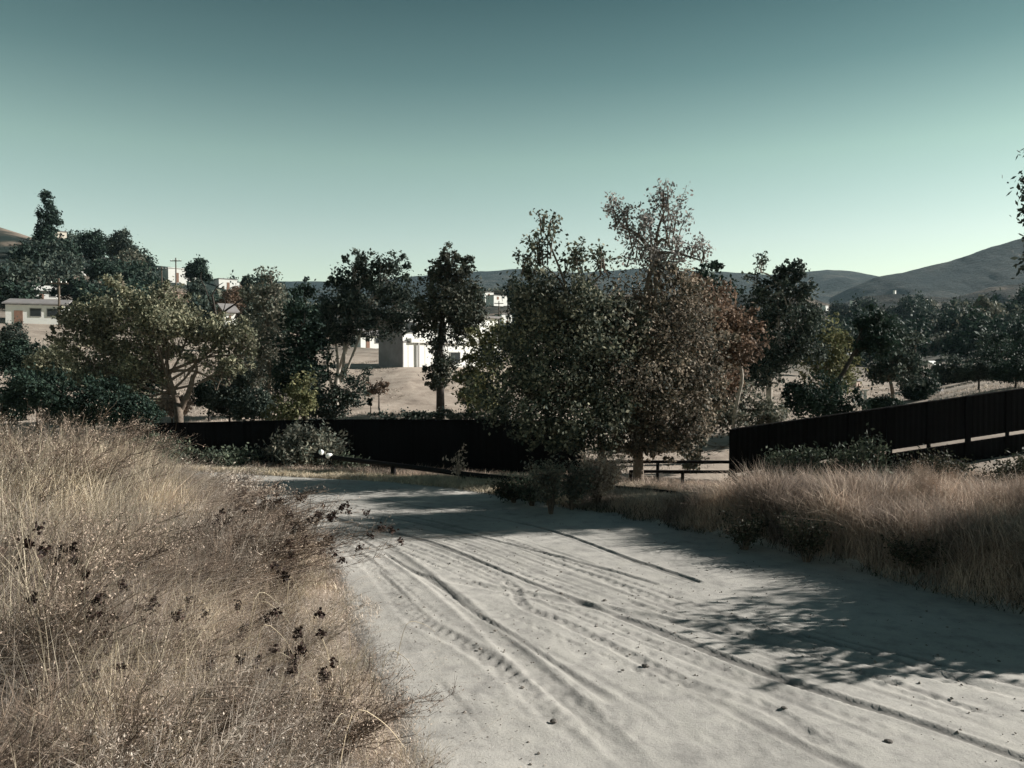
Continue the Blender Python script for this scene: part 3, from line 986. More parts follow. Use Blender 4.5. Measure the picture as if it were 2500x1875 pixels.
snag = thing('dead_tree', 'bare twisted dead tree rising out of the crown of the wide grey green tree', 'tree', (P(540, 870, 39).x, 39, gz(P(540, 870, 39).x, 39)))
parts = []
for pts, r_ in (([(540, 1000), (537, 880), (532, 800), (525, 760), (518, 720)], .12), ([(532, 800), (545, 765), (570, 745), (592, 730)], .07), ([(525, 760), (512, 735), (500, 700)], .05),
                ([(518, 720), (530, 700), (545, 690)], .035), ([(545, 765), (560, 780), (580, 775)], .03), ([(592, 730), (600, 735), (612, 728)], .03), ([(500, 700), (490, 680), (492, 665)], .03),
                ([(545, 760), (550, 740), (545, 725)], .03), ([(570, 745), (585, 750), (598, 760)], .02)):
    p = catmull(np.array([P(a, b_, 39) for a, b_ in pts]), 4)
    parts.append(tubes(p[None], np.linspace(r_, r_ * .4, len(p))[None], 6))
v, f = merge(parts)
link('trunk', mesh_np('trunk', v - np.array(snag.location), f, M['darkbark'], True), snag)
for i, (px, py, rx, ry, Y, mt, lab) in enumerate([
        (90, 940, 90, 75, 31, 'dark', 'dense dark bush at the far left behind the dry grass'),
        (230, 970, 95, 70, 31.5, 'dark', 'dark bush under the left half of the wide grey green tree'),
        (330, 1000, 60, 50, 31, 'dark', 'low dark bush left of the forked trunk'),
        (30, 830, 45, 60, 44, 'gum', 'grey green bush at the left edge beside the white walled house'),
        (560, 960, 60, 55, 37, 'gum', 'dark green bush right of the forked trunk'),
        (620, 985, 60, 40, 35, 'gum', 'leafy bush between forked trunk and bright green low bush'),
        (420, 985, 45, 30, 39, 'brush', 'brown dry bush behind the forked trunk'),
        (130, 880, 60, 50, 36, 'oak', 'grey green bush above the dense dark one at the left'),
        (20, 985, 60, 45, 35, 'dark', 'low dark bush in the bottom left corner of the trees, behind the grass'),
        (180, 1010, 80, 28, 33.5, 'gum', 'low grey green bush between dry grass and the dark bushes at left'),
        (2390, 905, 55, 24, 46, 'gum', 'low grey green bush on the pale slope above the right fence'),
        (2480, 900, 55, 32, 44, 'dark', 'dark bush on the pale slope at the right edge above the fence'),
        (2160, 985, 50, 18, 39, 'dark', 'flat dark bush just over the top of the right fence'),
        (60, 870, 80, 50, 42, 'dark', 'dark thicket at the left edge below the grey green bush'),
        (220, 900, 90, 50, 41, 'dark', 'dark thicket in the shade behind the wide grey green tree'),
        (330, 930, 60, 45, 42, 'dark', 'small dark thicket behind and left of the forked trunk'),
        (510, 955, 45, 40, 43, 'dark', 'dark thicket right behind the forked trunk'),
        (590, 900, 60, 50, 44, 'gum', 'grey green thicket behind the wispy tree'),
        (690, 900, 60, 60, 45, 'dark', 'dark thicket between the wispy and the blue green tree')]):
    tree('wild_bush', lab, 'shrub', Y, (px, py + ry), [(px, py + ry * .4)], .07,
         [(px, py, rx * .7, ry * .7, 0, 1), (px - rx * .5, py + ry * .25, rx * .5, ry * .6, 0, 1), (px + rx * .5, py + ry * .2, rx * .5, ry * .6, 0, 1)],
         mt, 'darkbark', n=15000, size=.06, nclump=170, gap=-.08)

# trees on the left hill
for i, (px, py, rx, ry, Y, mt, lab) in enumerate([
        (118, 520, 20, 52, 150, 'dark', 'tall poplar rising highest above the left hill'),
        (60, 640, 35, 60, 140, 'dark', 'dark tree under the bare hilltop at the left edge'),
        (150, 640, 55, 55, 140, 'dark', 'broad dark tree below the tall poplar'),
        (225, 600, 40, 40, 150, 'dark', 'round dark tree on the left hill crest, second right of the poplar'),
        (295, 595, 32, 42, 145, 'gum', 'feathery grey tree on the crest, right of the round dark one'),
        (320, 650, 45, 45, 135, 'sage', 'pale grey green tree below the feathery crest tree'),
        (352, 648, 28, 24, 160, 'dark', 'dark tree left of the white block house'),
        (482, 660, 34, 34, 150, 'dark', 'dark round pine between the two white block houses'),
        (480, 715, 30, 35, 120, 'gum', 'dark tree below the round pine on the left hill'),
        (250, 660, 45, 30, 120, 'dark', 'dark low tree in the middle of the left hill'),
        (180, 705, 55, 30, 110, 'dark', 'dark tree behind the white walled house'),
        (40, 720, 45, 30, 110, 'dark', 'dark tree left of the white walled house roof'),
        (430, 735, 36, 26, 110, 'brush', 'brown bush under the white block house'),
        (603, 690, 14, 18, 150, 'dark', 'small dark tree at the right foot of the left hill'),
        (620, 760, 40, 60, 60, 'gum', 'blue green tree between left hill and the wispy tree'),
        (570, 740, 45, 40, 95, 'rust', 'reddish bush on the right shoulder of the left hill'),
        (100, 620, 30, 35, 145, 'gum', 'grey green tree between cypress and the broad dark one')]):
    b3 = [(px, py, rx * .7, ry * .75, 0, 1), (px - rx * .45, py + ry * .3, rx * .5, ry * .55, 0, 1), (px + rx * .45, py + ry * .25, rx * .5, ry * .55, 0, 1), (px + rx * .1, py - ry * .55, rx * .4, ry * .4, 0, .7)]
    if i == 0:
        b3 = [(112, 485, 13, 20, 0, 1), (118, 515, 18, 26, 0, 1), (122, 545, 22, 28, 0, 1), (118, 580, 20, 30, 0, 1)]
    tree('hill_tree', lab, 'tree', Y, (px, py + ry + 8), [(px, py + ry * .5), (px, py)], .0014 * Y, b3,
         mt, 'darkbark', n=7500, size=.0015 * Y, nclump=90, limbs=(i == 4))

# lines of sight kept open to the houses: (photo x0, x1, y top, y bottom, distance)
OPEN = [(30, 150, 735, 800, 90), (92, 145, 705, 735, 140), (412, 455, 645, 700, 260), (535, 580, 672, 716, 260), (196, 254, 626, 676, 260), (455, 482, 668, 690, 260),
        (405, 455, 730, 756, 160), (-40, 78, 530, 640, 300), (370, 410, 610, 660, 300), (516, 600, 640, 705, 300), (1180, 1252, 705, 795, 150), (2050, 2092, 845, 865, 105), (2180, 2208, 875, 890, 100),
        (2226, 2325, 830, 870, 125), (1980, 2480, 690, 742, 420), (1160, 1270, 690, 790, 300)]


def hides(X, Y, r_, h):
    px = 1250 + F * X / Y
    z = gz(X, Y)
    yb = HORIZON + (CAM_Z - z) / Y * F
    yt = yb - h / Y * F
    rp = r_ / Y * F
    return any(Y < o_[4] and px + rp > o_[0] and px - rp < o_[1] and yt < o_[3] and yb > o_[2] for o_ in OPEN)


# scattered far trees, copies of three small ones
protos = []
for k, mt in enumerate(('dark', 'gum', 'sage')):
    Yp = 230 + 12 * k
    pxp = 2180 + 60 * k
    pp = 880
    t = thing('far_tree', 'small rounded tree dotted among the houses on the far slope', 'tree', (0, 0, 0), group='trees dotted over the far slopes')
    c = []
    for _ in range(9):
        c.append(np.array([random.uniform(-1.3, 1.3), random.uniform(-1.3, 1.3), random.uniform(1.4, 3.6)]) + rng.normal(size=(110, 3)) * .55)
    v, f = leaf_quads(np.concatenate(c), .27)
    link('crown', mesh_np('crown', v, f, M[mt]), t)
    v, f = tubes(np.array([[(0, 0, -.5), (.05, 0, 1.2), (0, .1, 2.6)]]), np.array([[.22, .16, .08]]), 6)
    link('trunk', mesh_np('trunk', v, f, M['darkbark'], True), t)
    protos.append(t)
spots = []
for _ in range(2600):
    Y = random.uniform(125, 420)
    px = random.choice([random.uniform(1600, 2560), random.uniform(1980, 2560), random.uniform(1150, 1320), random.uniform(-60, 700), random.uniform(560, 1000)])
    X = (px - 1250) / F * Y
    if vnoise(np.array([X]), np.array([Y]), 26, 77, 2)[0] < -.05:
        continue
    if hides(X, Y, 2.0, 4.5):
        continue
    spots.append((X, Y))
    if len(spots) >= 290:
        break
for i, (X, Y) in enumerate(spots):
    s = random.uniform(.7, 1.5) * (1 + Y / 700)
    pr = protos[i % 3] if random.random() < .8 else protos[0]
    if i < 3:
        o = protos[i]
        o.location = (X, Y, gz(X, Y) - .3)
        o.scale = (s, s, s * random.uniform(.7, 1.2))
    else:
        copy_tree(pr, (X, Y, gz(X, Y) - .3), random.uniform(0, 6.28), None, (s, s, s * random.uniform(.65, 1.2)))

hill = [thing('hill_bush', 'dark bushy tree crowding the slope of the left hill', 'tree', group='dark trees crowding the left hill') for _ in range(2)]
for t_, mt in zip(hill, ('dark', 'gum')):
    c = [np.array([random.uniform(-1.8, 1.8), random.uniform(-1.8, 1.8), random.uniform(.6, 3.8)]) + rng.normal(size=(75, 3)) * .6 for _ in range(14)]
    v, f = leaf_quads(np.concatenate(c), .27)
    link('crown', mesh_np('crown', v, f, M[mt]), t_)
    v, f = tubes(np.array([[(0, 0, -.8), (.05, 0, 1.2), (0, .1, 2.6)]]), np.array([[.2, .16, .08]]), 6)
    link('trunk', mesh_np('trunk', v, f, M['darkbark'], True), t_)
n_h = 0
for _ in range(900):
    Y = random.uniform(70, 200)
    px = random.uniform(-60, 640)
    X = (px - 1250) / F * Y
    if vnoise(np.array([X]), np.array([Y]), 18, 78, 2)[0] < -.12 or hides(X, Y, 2.2, 4.6):
        continue
    s_ = random.uniform(.7, 1.3)
    if n_h < 2:
        o = hill[n_h]
        o.location = (X, Y, gz(X, Y) - .3)
    else:
        copy_tree(hill[n_h % 2], (X, Y, gz(X, Y) - .3), random.uniform(0, 6.28), None, (s_, s_, s_ * random.uniform(.7, 1.2)))
    n_h += 1
    if n_h >= 95:
        break

# trees outside the right edge: the leaf tips of one reach into view, their shade lies over the road
def side_tree(label, x, y, h, r_, nl, limbs_, low, lsize=.05, name='shade_tree'):
    z0 = gz(x, y)
    t = thing(name, label, 'tree', (x, y, z0))
    tp = catmull(np.array([(0, 0, -.3), (.1, -.05, h * .3), (-.1, 0, h * .6), (.05, .1, h * .95)], float), 4)
    parts = [tubes(tp[None], np.linspace(.16, .03, len(tp))[None], 8)]
    CC = []
    for _ in range(limbs_):
        a = random.uniform(0, 6.28)
        zz = random.uniform(low, .9) * h
        rr_ = r_ * (1.15 - .6 * abs(zz / h - .5)) * random.uniform(.6, 1.1)
        p = catmull(np.array([(0, 0, zz * .75), (math.cos(a) * rr_ * .5, math.sin(a) * rr_ * .5, zz * .95), (math.cos(a) * rr_, math.sin(a) * rr_, zz + .4)]), 4)
        parts.append(tubes(p[None], np.linspace(.05, .012, len(p))[None], 5))
        for q_ in p[3:]:
            for _k in range(3):
                CC.append(q_ + rng.normal(size=3) * .28)
    CC = np.array(CC)
    L = CC[rng.integers(0, len(CC), nl)] + rng.normal(size=(nl, 3)) * .15
    v, f = merge(parts)
    link('trunk', mesh_np('trunk', v, f, M['bark'], True), t)
    v, f = leaf_quads(L, lsize, .5)
    link('crown', mesh_np('crown', v, f, M['gum']), t)
    return t


side_tree('tall slim tree at the right edge, only its leaf tips in the sky', 14.3, 18.5, 9.2, 1.1, 22000, 38, .66, .07)
side_tree('tall slim tree standing right of the frame beside the shaded bend', 15.0, 21.3, 9.2, .9, 20000, 34, .6, .085)
side_tree('young tree right of the frame, its shade reaching the middle of the road', 13.0, 11.5, 4.5, 1.1, 18000, 30, .35)
side_tree('bushy sapling right of the frame at the foot of the right bank', 8.3, 9.2, 1.6, .75, 26000, 40, .02, .075)
side_tree('broad sapling right of the frame between the young tree and the bank', 9.4, 9.7, 2.0, .8, 30000, 40, .02, .075)


# ------------------------------------------------------------------ fences
def panel_mesh(L, H, ribs=7, name='panel'):
    """ribbed sheet-steel panel, L long, H tall, with thickness"""
    xs, ys = [], []
    per = L / ribs
    for i in range(ribs):
        for a, d in ((0, 0), (.35, 0), (.5, .014), (.85, .014)):
            xs.append((i + a) * per)
            ys.append(d)
    xs.append(L)
    ys.append(0)
    n = len(xs)
    V = [(x, y, 0) for x, y in zip(xs, ys)] + [(x, y, H) for x, y in zip(xs, ys)]
    V += [(x, y + .012, 0) for x, y in zip(xs, ys)] + [(x, y + .012, H) for x, y in zip(xs, ys)]
    Fc = []
    for i in range(n - 1):
        Fc += [(i, i + 1, n + i + 1, n + i), (2 * n + i + 1, 2 * n + i, 3 * n + i, 3 * n + i + 1), (n + i, n + i + 1, 3 * n + i + 1, 3 * n + i), (i + 1, i, 2 * n + i, 2 * n + i + 1)]
    Fc += [(0, n, 3 * n, 2 * n), (n - 1, 2 * n + n - 1, 3 * n + n - 1, 2 * n - 1)]
    return mesh_np(name, V, Fc, M['fence'])


def box_mesh(name, x0, x1, y0, y1, z0, z1, mat):
    v, f = box(x0, x1, y0, y1, z0, z1)
    return mesh_np(name, v, f, mat)


def steel_fence(label, tops, H, gap=None):
    """tops: world points along the top line"""
    t = thing('steel_fence', label, 'fence', (tops[0].x, tops[0].y, tops[0].z - H))
    o0 = Vector(t.location)
    for i in range(len(tops) - 1):
        a, b_ = tops[i], tops[i + 1]
        d = b_ - a
        L = math.hypot(d.x, d.y)
        rz = math.atan2(d.y, d.x)
        sh = d.z / L
        if gap:
            g0, g1 = gap
            hh = [(H - g0, H), (0.0, H - g1)]
        else:
            hh = [(0.0, H)]
        for z0, z1 in hh:
            me = panel_mesh(L - .03, z1 - z0)
            co = np.empty(len(me.vertices) * 3, dtype=np.float32)
            me.vertices.foreach_get('co', co)
            co = co.reshape(-1, 3)
            co[:, 2] += co[:, 0] * sh
            me.vertices.foreach_set('co', co.ravel())
            me.update()
            p = link('panel', me, t)
            p.location = Vector((a.x, a.y, a.z - H + z0)) - o0
            p.rotation_euler = (0, 0, rz)
        cap = link('top_rail', mesh_np('top_rail', *tubes(np.array([[(0, 0, 0), tuple(d)]]), np.array([[.03, .03]]), 6), M['fence']), t)
        cap.location = Vector((a.x, a.y + .02, a.z + .02)) - o0
    for i, a in enumerate(tops):
        wpost = .06 if not gap else (.055 if i % 2 else .09)
        p = link('post', box_mesh('post', -wpost, wpost, -.06, -.015, -H - .5, .03, M['fence']), t)
        p.location = a - o0
    return t


pts = [(318, 1036, 33), (455, 1034, 32.8), (590, 1031, 32.6), (725, 1028, 32.4), (860, 1026.5, 32), (1000, 1026.5, 31.5), (1140, 1027, 31), (1280, 1028, 30.5), (1425, 1030, 30)]
steel_fence('long black steel fence behind the bend of the dirt road on the left', [P(*p) for p in pts], 2.35)
tops = []
for k in range(11):
    px = 1787 + k * 96
    tops.append(P(px, 1050 - (px - 1787) * .140 - (k == 0) * 0, 24.5 + k * .25))
steel_fence('black steel fence climbing to the right edge with a slit of light along it', tops, 2.5, gap=(1.36, 1.47))


def pipe_rail(label, pts_, r_, posts, drop):
    t = thing('pipe_rail', label, 'railing', (pts_[0].x, pts_[0].y, pts_[0].z - drop))
    o0 = np.array(t.location)
    for i in range(len(pts_) - 1):
        v, f = tubes(np.array([[tuple(pts_[i]), tuple(pts_[i + 1])]]), np.array([[r_, r_]]), 8)
        link('rail', mesh_np('rail', v - o0, f, M['rail'], True), t)
    for p in posts:
        q_ = np.array(p)
        z0 = gz(q_[0], q_[1]) - .3
        v, f = tubes(np.array([[(q_[0], q_[1], z0), (q_[0], q_[1], q_[2] + .04)]]), np.array([[r_ * 1.1, r_ * 1.1]]), 8)
        link('post', mesh_np('post', v - o0, f, M['rail'], True), t)
    return t


fr = [P(770, 1112, 24.2), P(960, 1135, 22.8), P(1130, 1157, 21.5), P(1300, 1175, 20.2), P(1480, 1190, 19.2), P(1650, 1206, 18.2)]
pipe_rail('low rusty pipe rail running beside the far verge of the road', fr, .07, [p for p in fr[1:]], .4)
for a, lab in (((1420, 1127, 25.2), 'upper dark pipe rail across the gap between the two fences'), ((1540, 1151, 24.9), 'lower dark pipe rail across the gap between the two fences')):
    p0 = P(*a)
    p1 = P(1795, a[1] + 1, a[2] - .4)
    pm = (p0 + p1) / 2
    pipe_rail(lab, [p0, pm, p1], .05, [p0, pm], .5)


# ------------------------------------------------------------------ houses
def house(name, label, px0, px1, ytop, ybot, Y, rot=42, depth=None, wall='white', roof='flat', roofmat='roof', wins=2, rows=1, door=True, group=None, ledge=False, basez=None):
    if Y < 400:
        Ys = np.arange(45, 400, 1.0)
        Q = np.array([P((px0 + px1) / 2, ybot, y_) for y_ in Ys])
        hit = np.nonzero(ground_z(Q[:, 0], Q[:, 1]) >= Q[:, 2])[0]
        if len(hit) and .6 * Y < Ys[hit[0]] < 1.8 * Y:
            Y = float(Ys[hit[0]]) - .5
    c = P((px0 + px1) / 2, ybot, Y)
    rr = rad(rot)
    Wv = (px1 - px0) / F * Y
    H = (ybot - ytop) / F * Y
    L = Wv / math.cos(rr)
    D = depth or L * .7
    t = thing(name, label, 'house', (c.x, Y, c.z), rr, group)
    found = -2.0
    link('wall', box_mesh('wall', -L / 2, L / 2, 0, D, found, H, M[wall]), t)
    if roof == 'flat':
        link('roof', box_mesh('roof', -L / 2 - .12, L / 2 + .12, -.12, D + .12, H + .002, H + .16, M[roofmat]), t)
    elif roof == 'shed':
        v = np.array([(-L / 2 - .3, -.35, H + .05), (L / 2 + .3, -.35, H + .05), (L / 2 + .3, D + .3, H + .9), (-L / 2 - .3, D + .3, H + .9)])
        v = np.concatenate([v, v + np.array([0, 0, .14])])
        f = np.array([(3, 2, 1, 0), (4, 5, 6, 7), (0, 1, 5, 4), (1, 2, 6, 5), (2, 3, 7, 6), (3, 0, 4, 7)])
        link('roof', mesh_np('roof', v, f, M[roofmat]), t)
    else:
        rh = H * .45
        e_ = .3
        v = np.array([(-L / 2 - e_, -e_, H), (L / 2 + e_, -e_, H), (L / 2 + e_, D + e_, H), (-L / 2 - e_, D + e_, H), (-L / 2 - e_, D / 2, H + rh), (L / 2 + e_, D / 2, H + rh)])
        me = bpy.data.meshes.new('roof')
        me.from_pydata([tuple(q) for q in v], [], [(0, 1, 5, 4), (2, 3, 4, 5), (0, 4, 3), (1, 2, 5), (3, 2, 1, 0)])
        me.materials.append(M[roofmat])
        link('roof', me, t)
    rh_ = H / rows
    for r_ in range(rows):
        for w in range(wins):
            cxw = -L / 2 + L * (w + .75) / (wins + .5)
            z0 = r_ * rh_ + rh_ * .42
            ws, hs = min(L * .09, .6), rh_ * .2
            if door and r_ == 0 and w == 0:
                d_ = link('door', box_mesh('door', -ws * .8, ws * .8, -.05, -.003, 0.02, rh_ * .7, M['tileroof']), t)
                d_.location = (cxw, 0, 0)
                continue
            fr_ = link('window', box_mesh('window', -ws - .07, ws + .07, -.05, -.003, -.07, hs * 2 + .07, M['frame']), t)
            fr_.location = (cxw, 0, z0)
            link('pane', box_mesh('pane', -ws, ws, -.065, -.048, 0, hs * 2, M['glass']), fr_)
    return t


# the white two storey house behind the pine
mh = thing('white_house', 'bright white two storey house on the mound behind the pine', 'house', tuple(P(985, 892, 60)), rad(46))
Lh, Dh = 10.5, 3.0
link('wall', box_mesh('wall', 0, Lh, 0, Dh, -2.5, 1.72, M['white']), mh)
link('wall', box_mesh('wall', -.05, Lh - .2, .25, Dh, 1.84, 3.9, M['white']), mh)
link('ledge', box_mesh('ledge', .6, Lh + .25, -.22, .2, 1.723, 2.05, M['white']), mh)
link('roof', box_mesh('roof', -.3, Lh + .1, 0, Dh + .3, 3.903, 4.08, M['roof']), mh)
link('floor_band', box_mesh('floor_band', -.03, Lh + .03, -.03, Dh + .03, 1.72, 1.838, M['roof']), mh)
pc = link('porch_post', box_mesh('porch_post', -.06, .06, -.2, -.08, -2.0, 1.72, M['frame']), mh)
pc.location = (1.35, 0, 0)
link('side_shade_skin', box_mesh('side_shade_skin', -.075, -.052, .0, Dh, -2.5, 3.88, M['shadewall']), mh)  # thin grey skin over the white side, its shade put into the colour
for x_, z_, w_, h_ in ((.9, 2.5, .45, .8), (3.9, 2.5, .55, .8), (6.0, 2.5, .5, .8), (5.2, .2, .5, .8)):
    w = link('window', box_mesh('window', -w_ - .06, w_ + .06, -.05, -.003, -.06, h_ + .06, M['frame']), mh)
    w.location = (x_, .25 if z_ > 2 else 0, z_)
    link('pane', box_mesh('pane', -w_, w_, -.065, -.048, 0, h_, M['glass']), w)
for x_ in (.45, 2.1, 3.2, 4.4):
    link('joint', box_mesh('joint', x_ - .012, x_ + .012, -.012, -.002, -1.5, 1.70, M['frame']), mh)

house('white_house', 'small white house glimpsed through the gum tree left of the white two storey house', 885, 935, 820, 850, 66, roof='shed', wins=2)
house('white_house', 'white house corner showing right of the pine crown', 1155, 1185, 810, 835, 70, roof='shed', roofmat='lightroof', wins=1)
house('cream_house', 'long white walled house at the left edge of the hill foot', 30, 145, 745, 792, 72, rot=24, roof='shed', wins=3, depth=5)
house('hill_house', 'white house with a wide slanted roof above the long white walled house', 92, 140, 712, 732, 95, rot=35, roof='shed', roofmat='lightroof', wins=2)
house('hill_house', 'tall white block house beside a pole on the left hill', 417, 450, 656, 690, 125, rot=40, roof='flat', roofmat='lightroof', wins=1)
house('hill_house', 'white block house on the right shoulder of the left hill', 540, 575, 682, 708, 125, rot=40, roof='flat', wins=1)
house('hill_house', 'tiny pale house below the round dark crest tree', 228, 250, 632, 646, 140, roof='shed', wins=1)
house('hill_house', 'small pale house between the broad dark trees of the left hill', 198, 232, 660, 673, 130, roof='shed', wins=1)
house('hill_house', 'low pale house right of the tall white block house', 455, 480, 672, 688, 140, roof='shed', wins=1)
house('hill_house', 'small house with brown roof under the dark round pine', 405, 455, 735, 752, 95, roof='gable', roofmat='tileroof', wall='cream', wins=2)
house('hill_house', 'small white house half hidden by the bare twisted tree', 552, 572, 765, 780, 80, roof='shed', wins=1)
house('hill_house', 'pale flat house near the small dark tree at the hill foot', 578, 606, 690, 700, 150, roof='flat', wins=1)
house('hill_house', 'pale ruin on the crest right of the tall poplar', 138, 158, 566, 585, 170, roof='flat', wall='cream', wins=1)
house('valley_house', 'white house seen on the middle hill right of the pine, nearer the pine', 1184, 1205, 714, 724, 260, roof='flat', wins=1)
house('valley_house', 'long low white house on the middle hill, right one of the pair beside the pine', 1206, 1238, 722, 732, 250, roof='flat', wins=2)
house('valley_house', 'white tall building among poles left of the dark broad tree', 1225, 1250, 768, 790, 150, roof='flat', wins=1, rows=2)
for px0, px1, y0, y1, Y, rf, wl, lab in [
        (2052, 2090, 852, 862, 105, 'shed', 'white', 'white long roofed house right of the gum tree'),
        (2182, 2206, 878, 888, 100, 'flat', 'white', 'small white box house above the middle of the right fence'),
        (2248, 2278, 838, 855, 125, 'gable', 'cream', 'house with a pointed gable roof by the utility pole on the right'),
        (2228, 2262, 852, 866, 110, 'shed', 'cream', 'pale house right below the pointed gable house'),
        (2290, 2322, 846, 856, 125, 'shed', 'cream', 'low pale house right of the pointed gable house'),
        (2284, 2300, 955, 963, 55, 'flat', 'white', 'tiny white hut just above the right fence'),
        (2218, 2234, 930, 938, 60, 'flat', 'cream', 'tiny cream hut left of the tiny white hut'),
        (2088, 2104, 930, 950, 48, 'flat', 'pinkwall', 'small pink wall hut beside the rounded bush'),
        (2142, 2154, 883, 889, 110, 'flat', 'white', 'tiny white shed left of the small white box house'),
        (2014, 2024, 746, 749, 420, 'flat', 'white', 'far white house on the left flank of the low dark hill'),
        (2082, 2092, 734, 737, 450, 'flat', 'white', 'far white house at the left tip of the low dark hill'),
        (2258, 2267, 730, 733, 450, 'flat', 'white', 'far white house at the crest of the low dark hill'),
        (2184, 2189, 709, 711, 600, 'flat', 'white', 'tiny far white house above the low dark hill'),
        (2395, 2440, 826, 836, 130, 'shed', 'cream', 'pale house row end below the small pointed cypress'),
        (2340, 2362, 826, 833, 150, 'flat', 'cream', 'little pale house below the tall thin cypress'),
        (1690, 1720, 898, 906, 60, 'shed', 'white', 'white shed roof glimpsed left of the rust brown tree'),
        (2290, 2310, 905, 912, 75, 'shed', 'cream', 'small roof among dark trees right of the pole')]:
    house('valley_house', lab, px0, px1, y0, y1, Y, roof=rf, wall=wl, wins=1 + int(px1 - px0 > 28), roofmat='lightroof' if rf == 'shed' else 'roof')


# utility poles
def pole(label, px, ytop, ybot, Y, arm=True):
    b_ = P(px, ybot, Y)
    h = (ybot - ytop) / F * Y
    t = thing('utility_pole', label, 'utility pole', tuple(b_))
    v, f = tubes(np.array([[(0, 0, -1), (0, 0, h)]]), np.array([[.12, .08]]), 7)
    link('pole', mesh_np('pole', v, f, M['wood'], True), t)
    if arm:
        link('crossarm', box_mesh('crossarm', -.8, .8, -.05, .05, h - .5, h - .38, M['wood']), t)
        for x_ in (-.65, -.2, .2, .65):
            v, f = tubes(np.array([[(x_, 0, h - .38), (x_, 0, h - .25)]]), np.array([[.04, .03]]), 6)
            link('insulator', mesh_np('insulator', v, f, M['whitestone']), t)
    return t


pole('wooden utility pole beside the long white walled house', 145, 680, 770, 70)
pole('wooden utility pole before the tall white block house', 430, 630, 700, 115)
pole('thin utility pole on the left hill by the low pale house', 395, 650, 690, 125)
pole('utility pole left of the tall building by the dark broad tree', 1218, 735, 790, 140)
pole('pale utility pole nearer the dark broad tree', 1240, 742, 792, 140)
pole('tall utility pole beside the pointed gable house on the right', 2234, 805, 885, 95)
for px, py, Y, lab in ((1920, 948, 34, 'small white topped post at the left side of the rounded bush'), (2112, 958, 40, 'white post with a flat top right of the rounded bush')):
    b_ = P(px, py + 22, Y)
    t = thing('marker_post', lab, 'post', tuple(b_))
    h = 26 / F * Y
    link('post', box_mesh('post', -.05, .05, -.05, .05, -.8, h, M['white']), t)
    link('cap', box_mesh('cap', -.13, .13, -.1, .1, h + .002, h + .06, M['white']), t)


# ------------------------------------------------------------------ grass
def scatter(n, x0, x1, y0, y1, ok):
    X = rng.uniform(x0, x1, n)
    Y = rng.uniform(y0, y1, n)
    m = ok(X, Y)
    X, Y = X[m], Y[m]
    return X, Y


def inview(X, Y, pad=.06):
    return (np.abs(X) < (.643 + pad) * np.maximum(Y, 0) + .5) & (Y > .5)


def grass(name, label, X, Y, hfun, mat, width=.006, lean=.35, wind=(.1, 0, 0), tuft=0.0, segs=3):
    Z = ground_z(X, Y)
    n = len(X)
    h = hfun(X, Y) * rng.uniform(.55, 1.25, n)
    ln = np.column_stack([rng.normal(size=n), rng.normal(size=n), np.zeros(n)]) * lean + np.array(wind)
    dist = np.hypot(X, Y)
    w = np.maximum(width, dist * .0009) * rng.uniform(.6, 1.3, n)
    v, f = blades(np.column_stack([X, Y, Z - .03]), h, ln, w, segs=segs)
    o = link(name, mesh_np(name, v, f, M[mat]))
    o['label'] = label
    o['category'] = 'grass'
    o['kind'] = 'stuff'
    return o


def left_ok(lo, hi, noise_t=-9, seed=51, sc=1.0):
    def ok(X, Y):
        s, w = road_coords(X, Y)
        t = -s - w
        d = np.hypot(X, Y)
        return (t > lo + .25 * vnoise(X, Y, .8, 5)) & (t < hi) & inview(X, Y) & (d > 1.9) & (vnoise(X, Y, sc, seed, 2) > noise_t)
    return ok


def lh(X, Y):
    s, w = road_coords(X, Y)
    t = -s - w
    return (.08 + .66 * sstep(0.1, 2.8, t)) * (1 + .4 * vnoise(X, Y, 1.0, 61, 3)) * (1 - .3 * sstep(11, 16, Y))


X, Y = scatter(220000, -12, 2, 1.5, 13, left_ok(-.02, 20))
grass('dry_grass', 'tall dry straw grass covering the left bank', X, Y, lh, 'straw', .0042, .5, (.02, 0, 0))
X, Y = scatter(110000, -12, 2, 1.5, 13, left_ok(.2, 20, -.02, 52, .6))
grass('pale_grass', 'pale yellow grass stalks standing in clumps on the left bank', X, Y, lambda a, b: lh(a, b) * 1.35, 'strawlit', .0036, .28, (.05, 0, 0))
X, Y = scatter(150000, -16, 2, 1.5, 16, left_ok(.3, 20, -.1, 53, 1.6))
grass('brown_grass', 'brown tangled grass between the straw on the left bank', X, Y, lambda a, b: lh(a, b) * .9, 'brush', .0045, 1.1, (0, 0, 0))
X, Y = scatter(150000, -20, 0, 10, 22, left_ok(.1, 14))
grass('far_grass', 'dry brownish grass along the left side of the bend', X, Y, lambda a, b: lh(a, b) * 1.3, 'brush', .006, .5)


def right_ok(lo, hi, y1=24, noise_t=-9, seed=51, sc=1.0):
    def ok(X, Y):
        s, w = road_coords(X, Y)
        t = s - w
        return (t > lo + .35 * vnoise(X, Y, .9, 6)) & (t < hi) & inview(X, Y) & (Y < y1) & (vnoise(X, Y, sc, seed, 2) > noise_t)
    return ok


def rh_(X, Y):
    s, w = road_coords(X, Y)
    t = s - w
    near = 1 - sstep(13.5, 15.6, Y)
    big = .38 + .34 * sstep(1.0, 5.0, X)
    return (.12 + (.12 + (big - .12) * near) * sstep(.0, .45, t)) * (1 + .45 * vnoise(X, Y, .9, 62, 3))


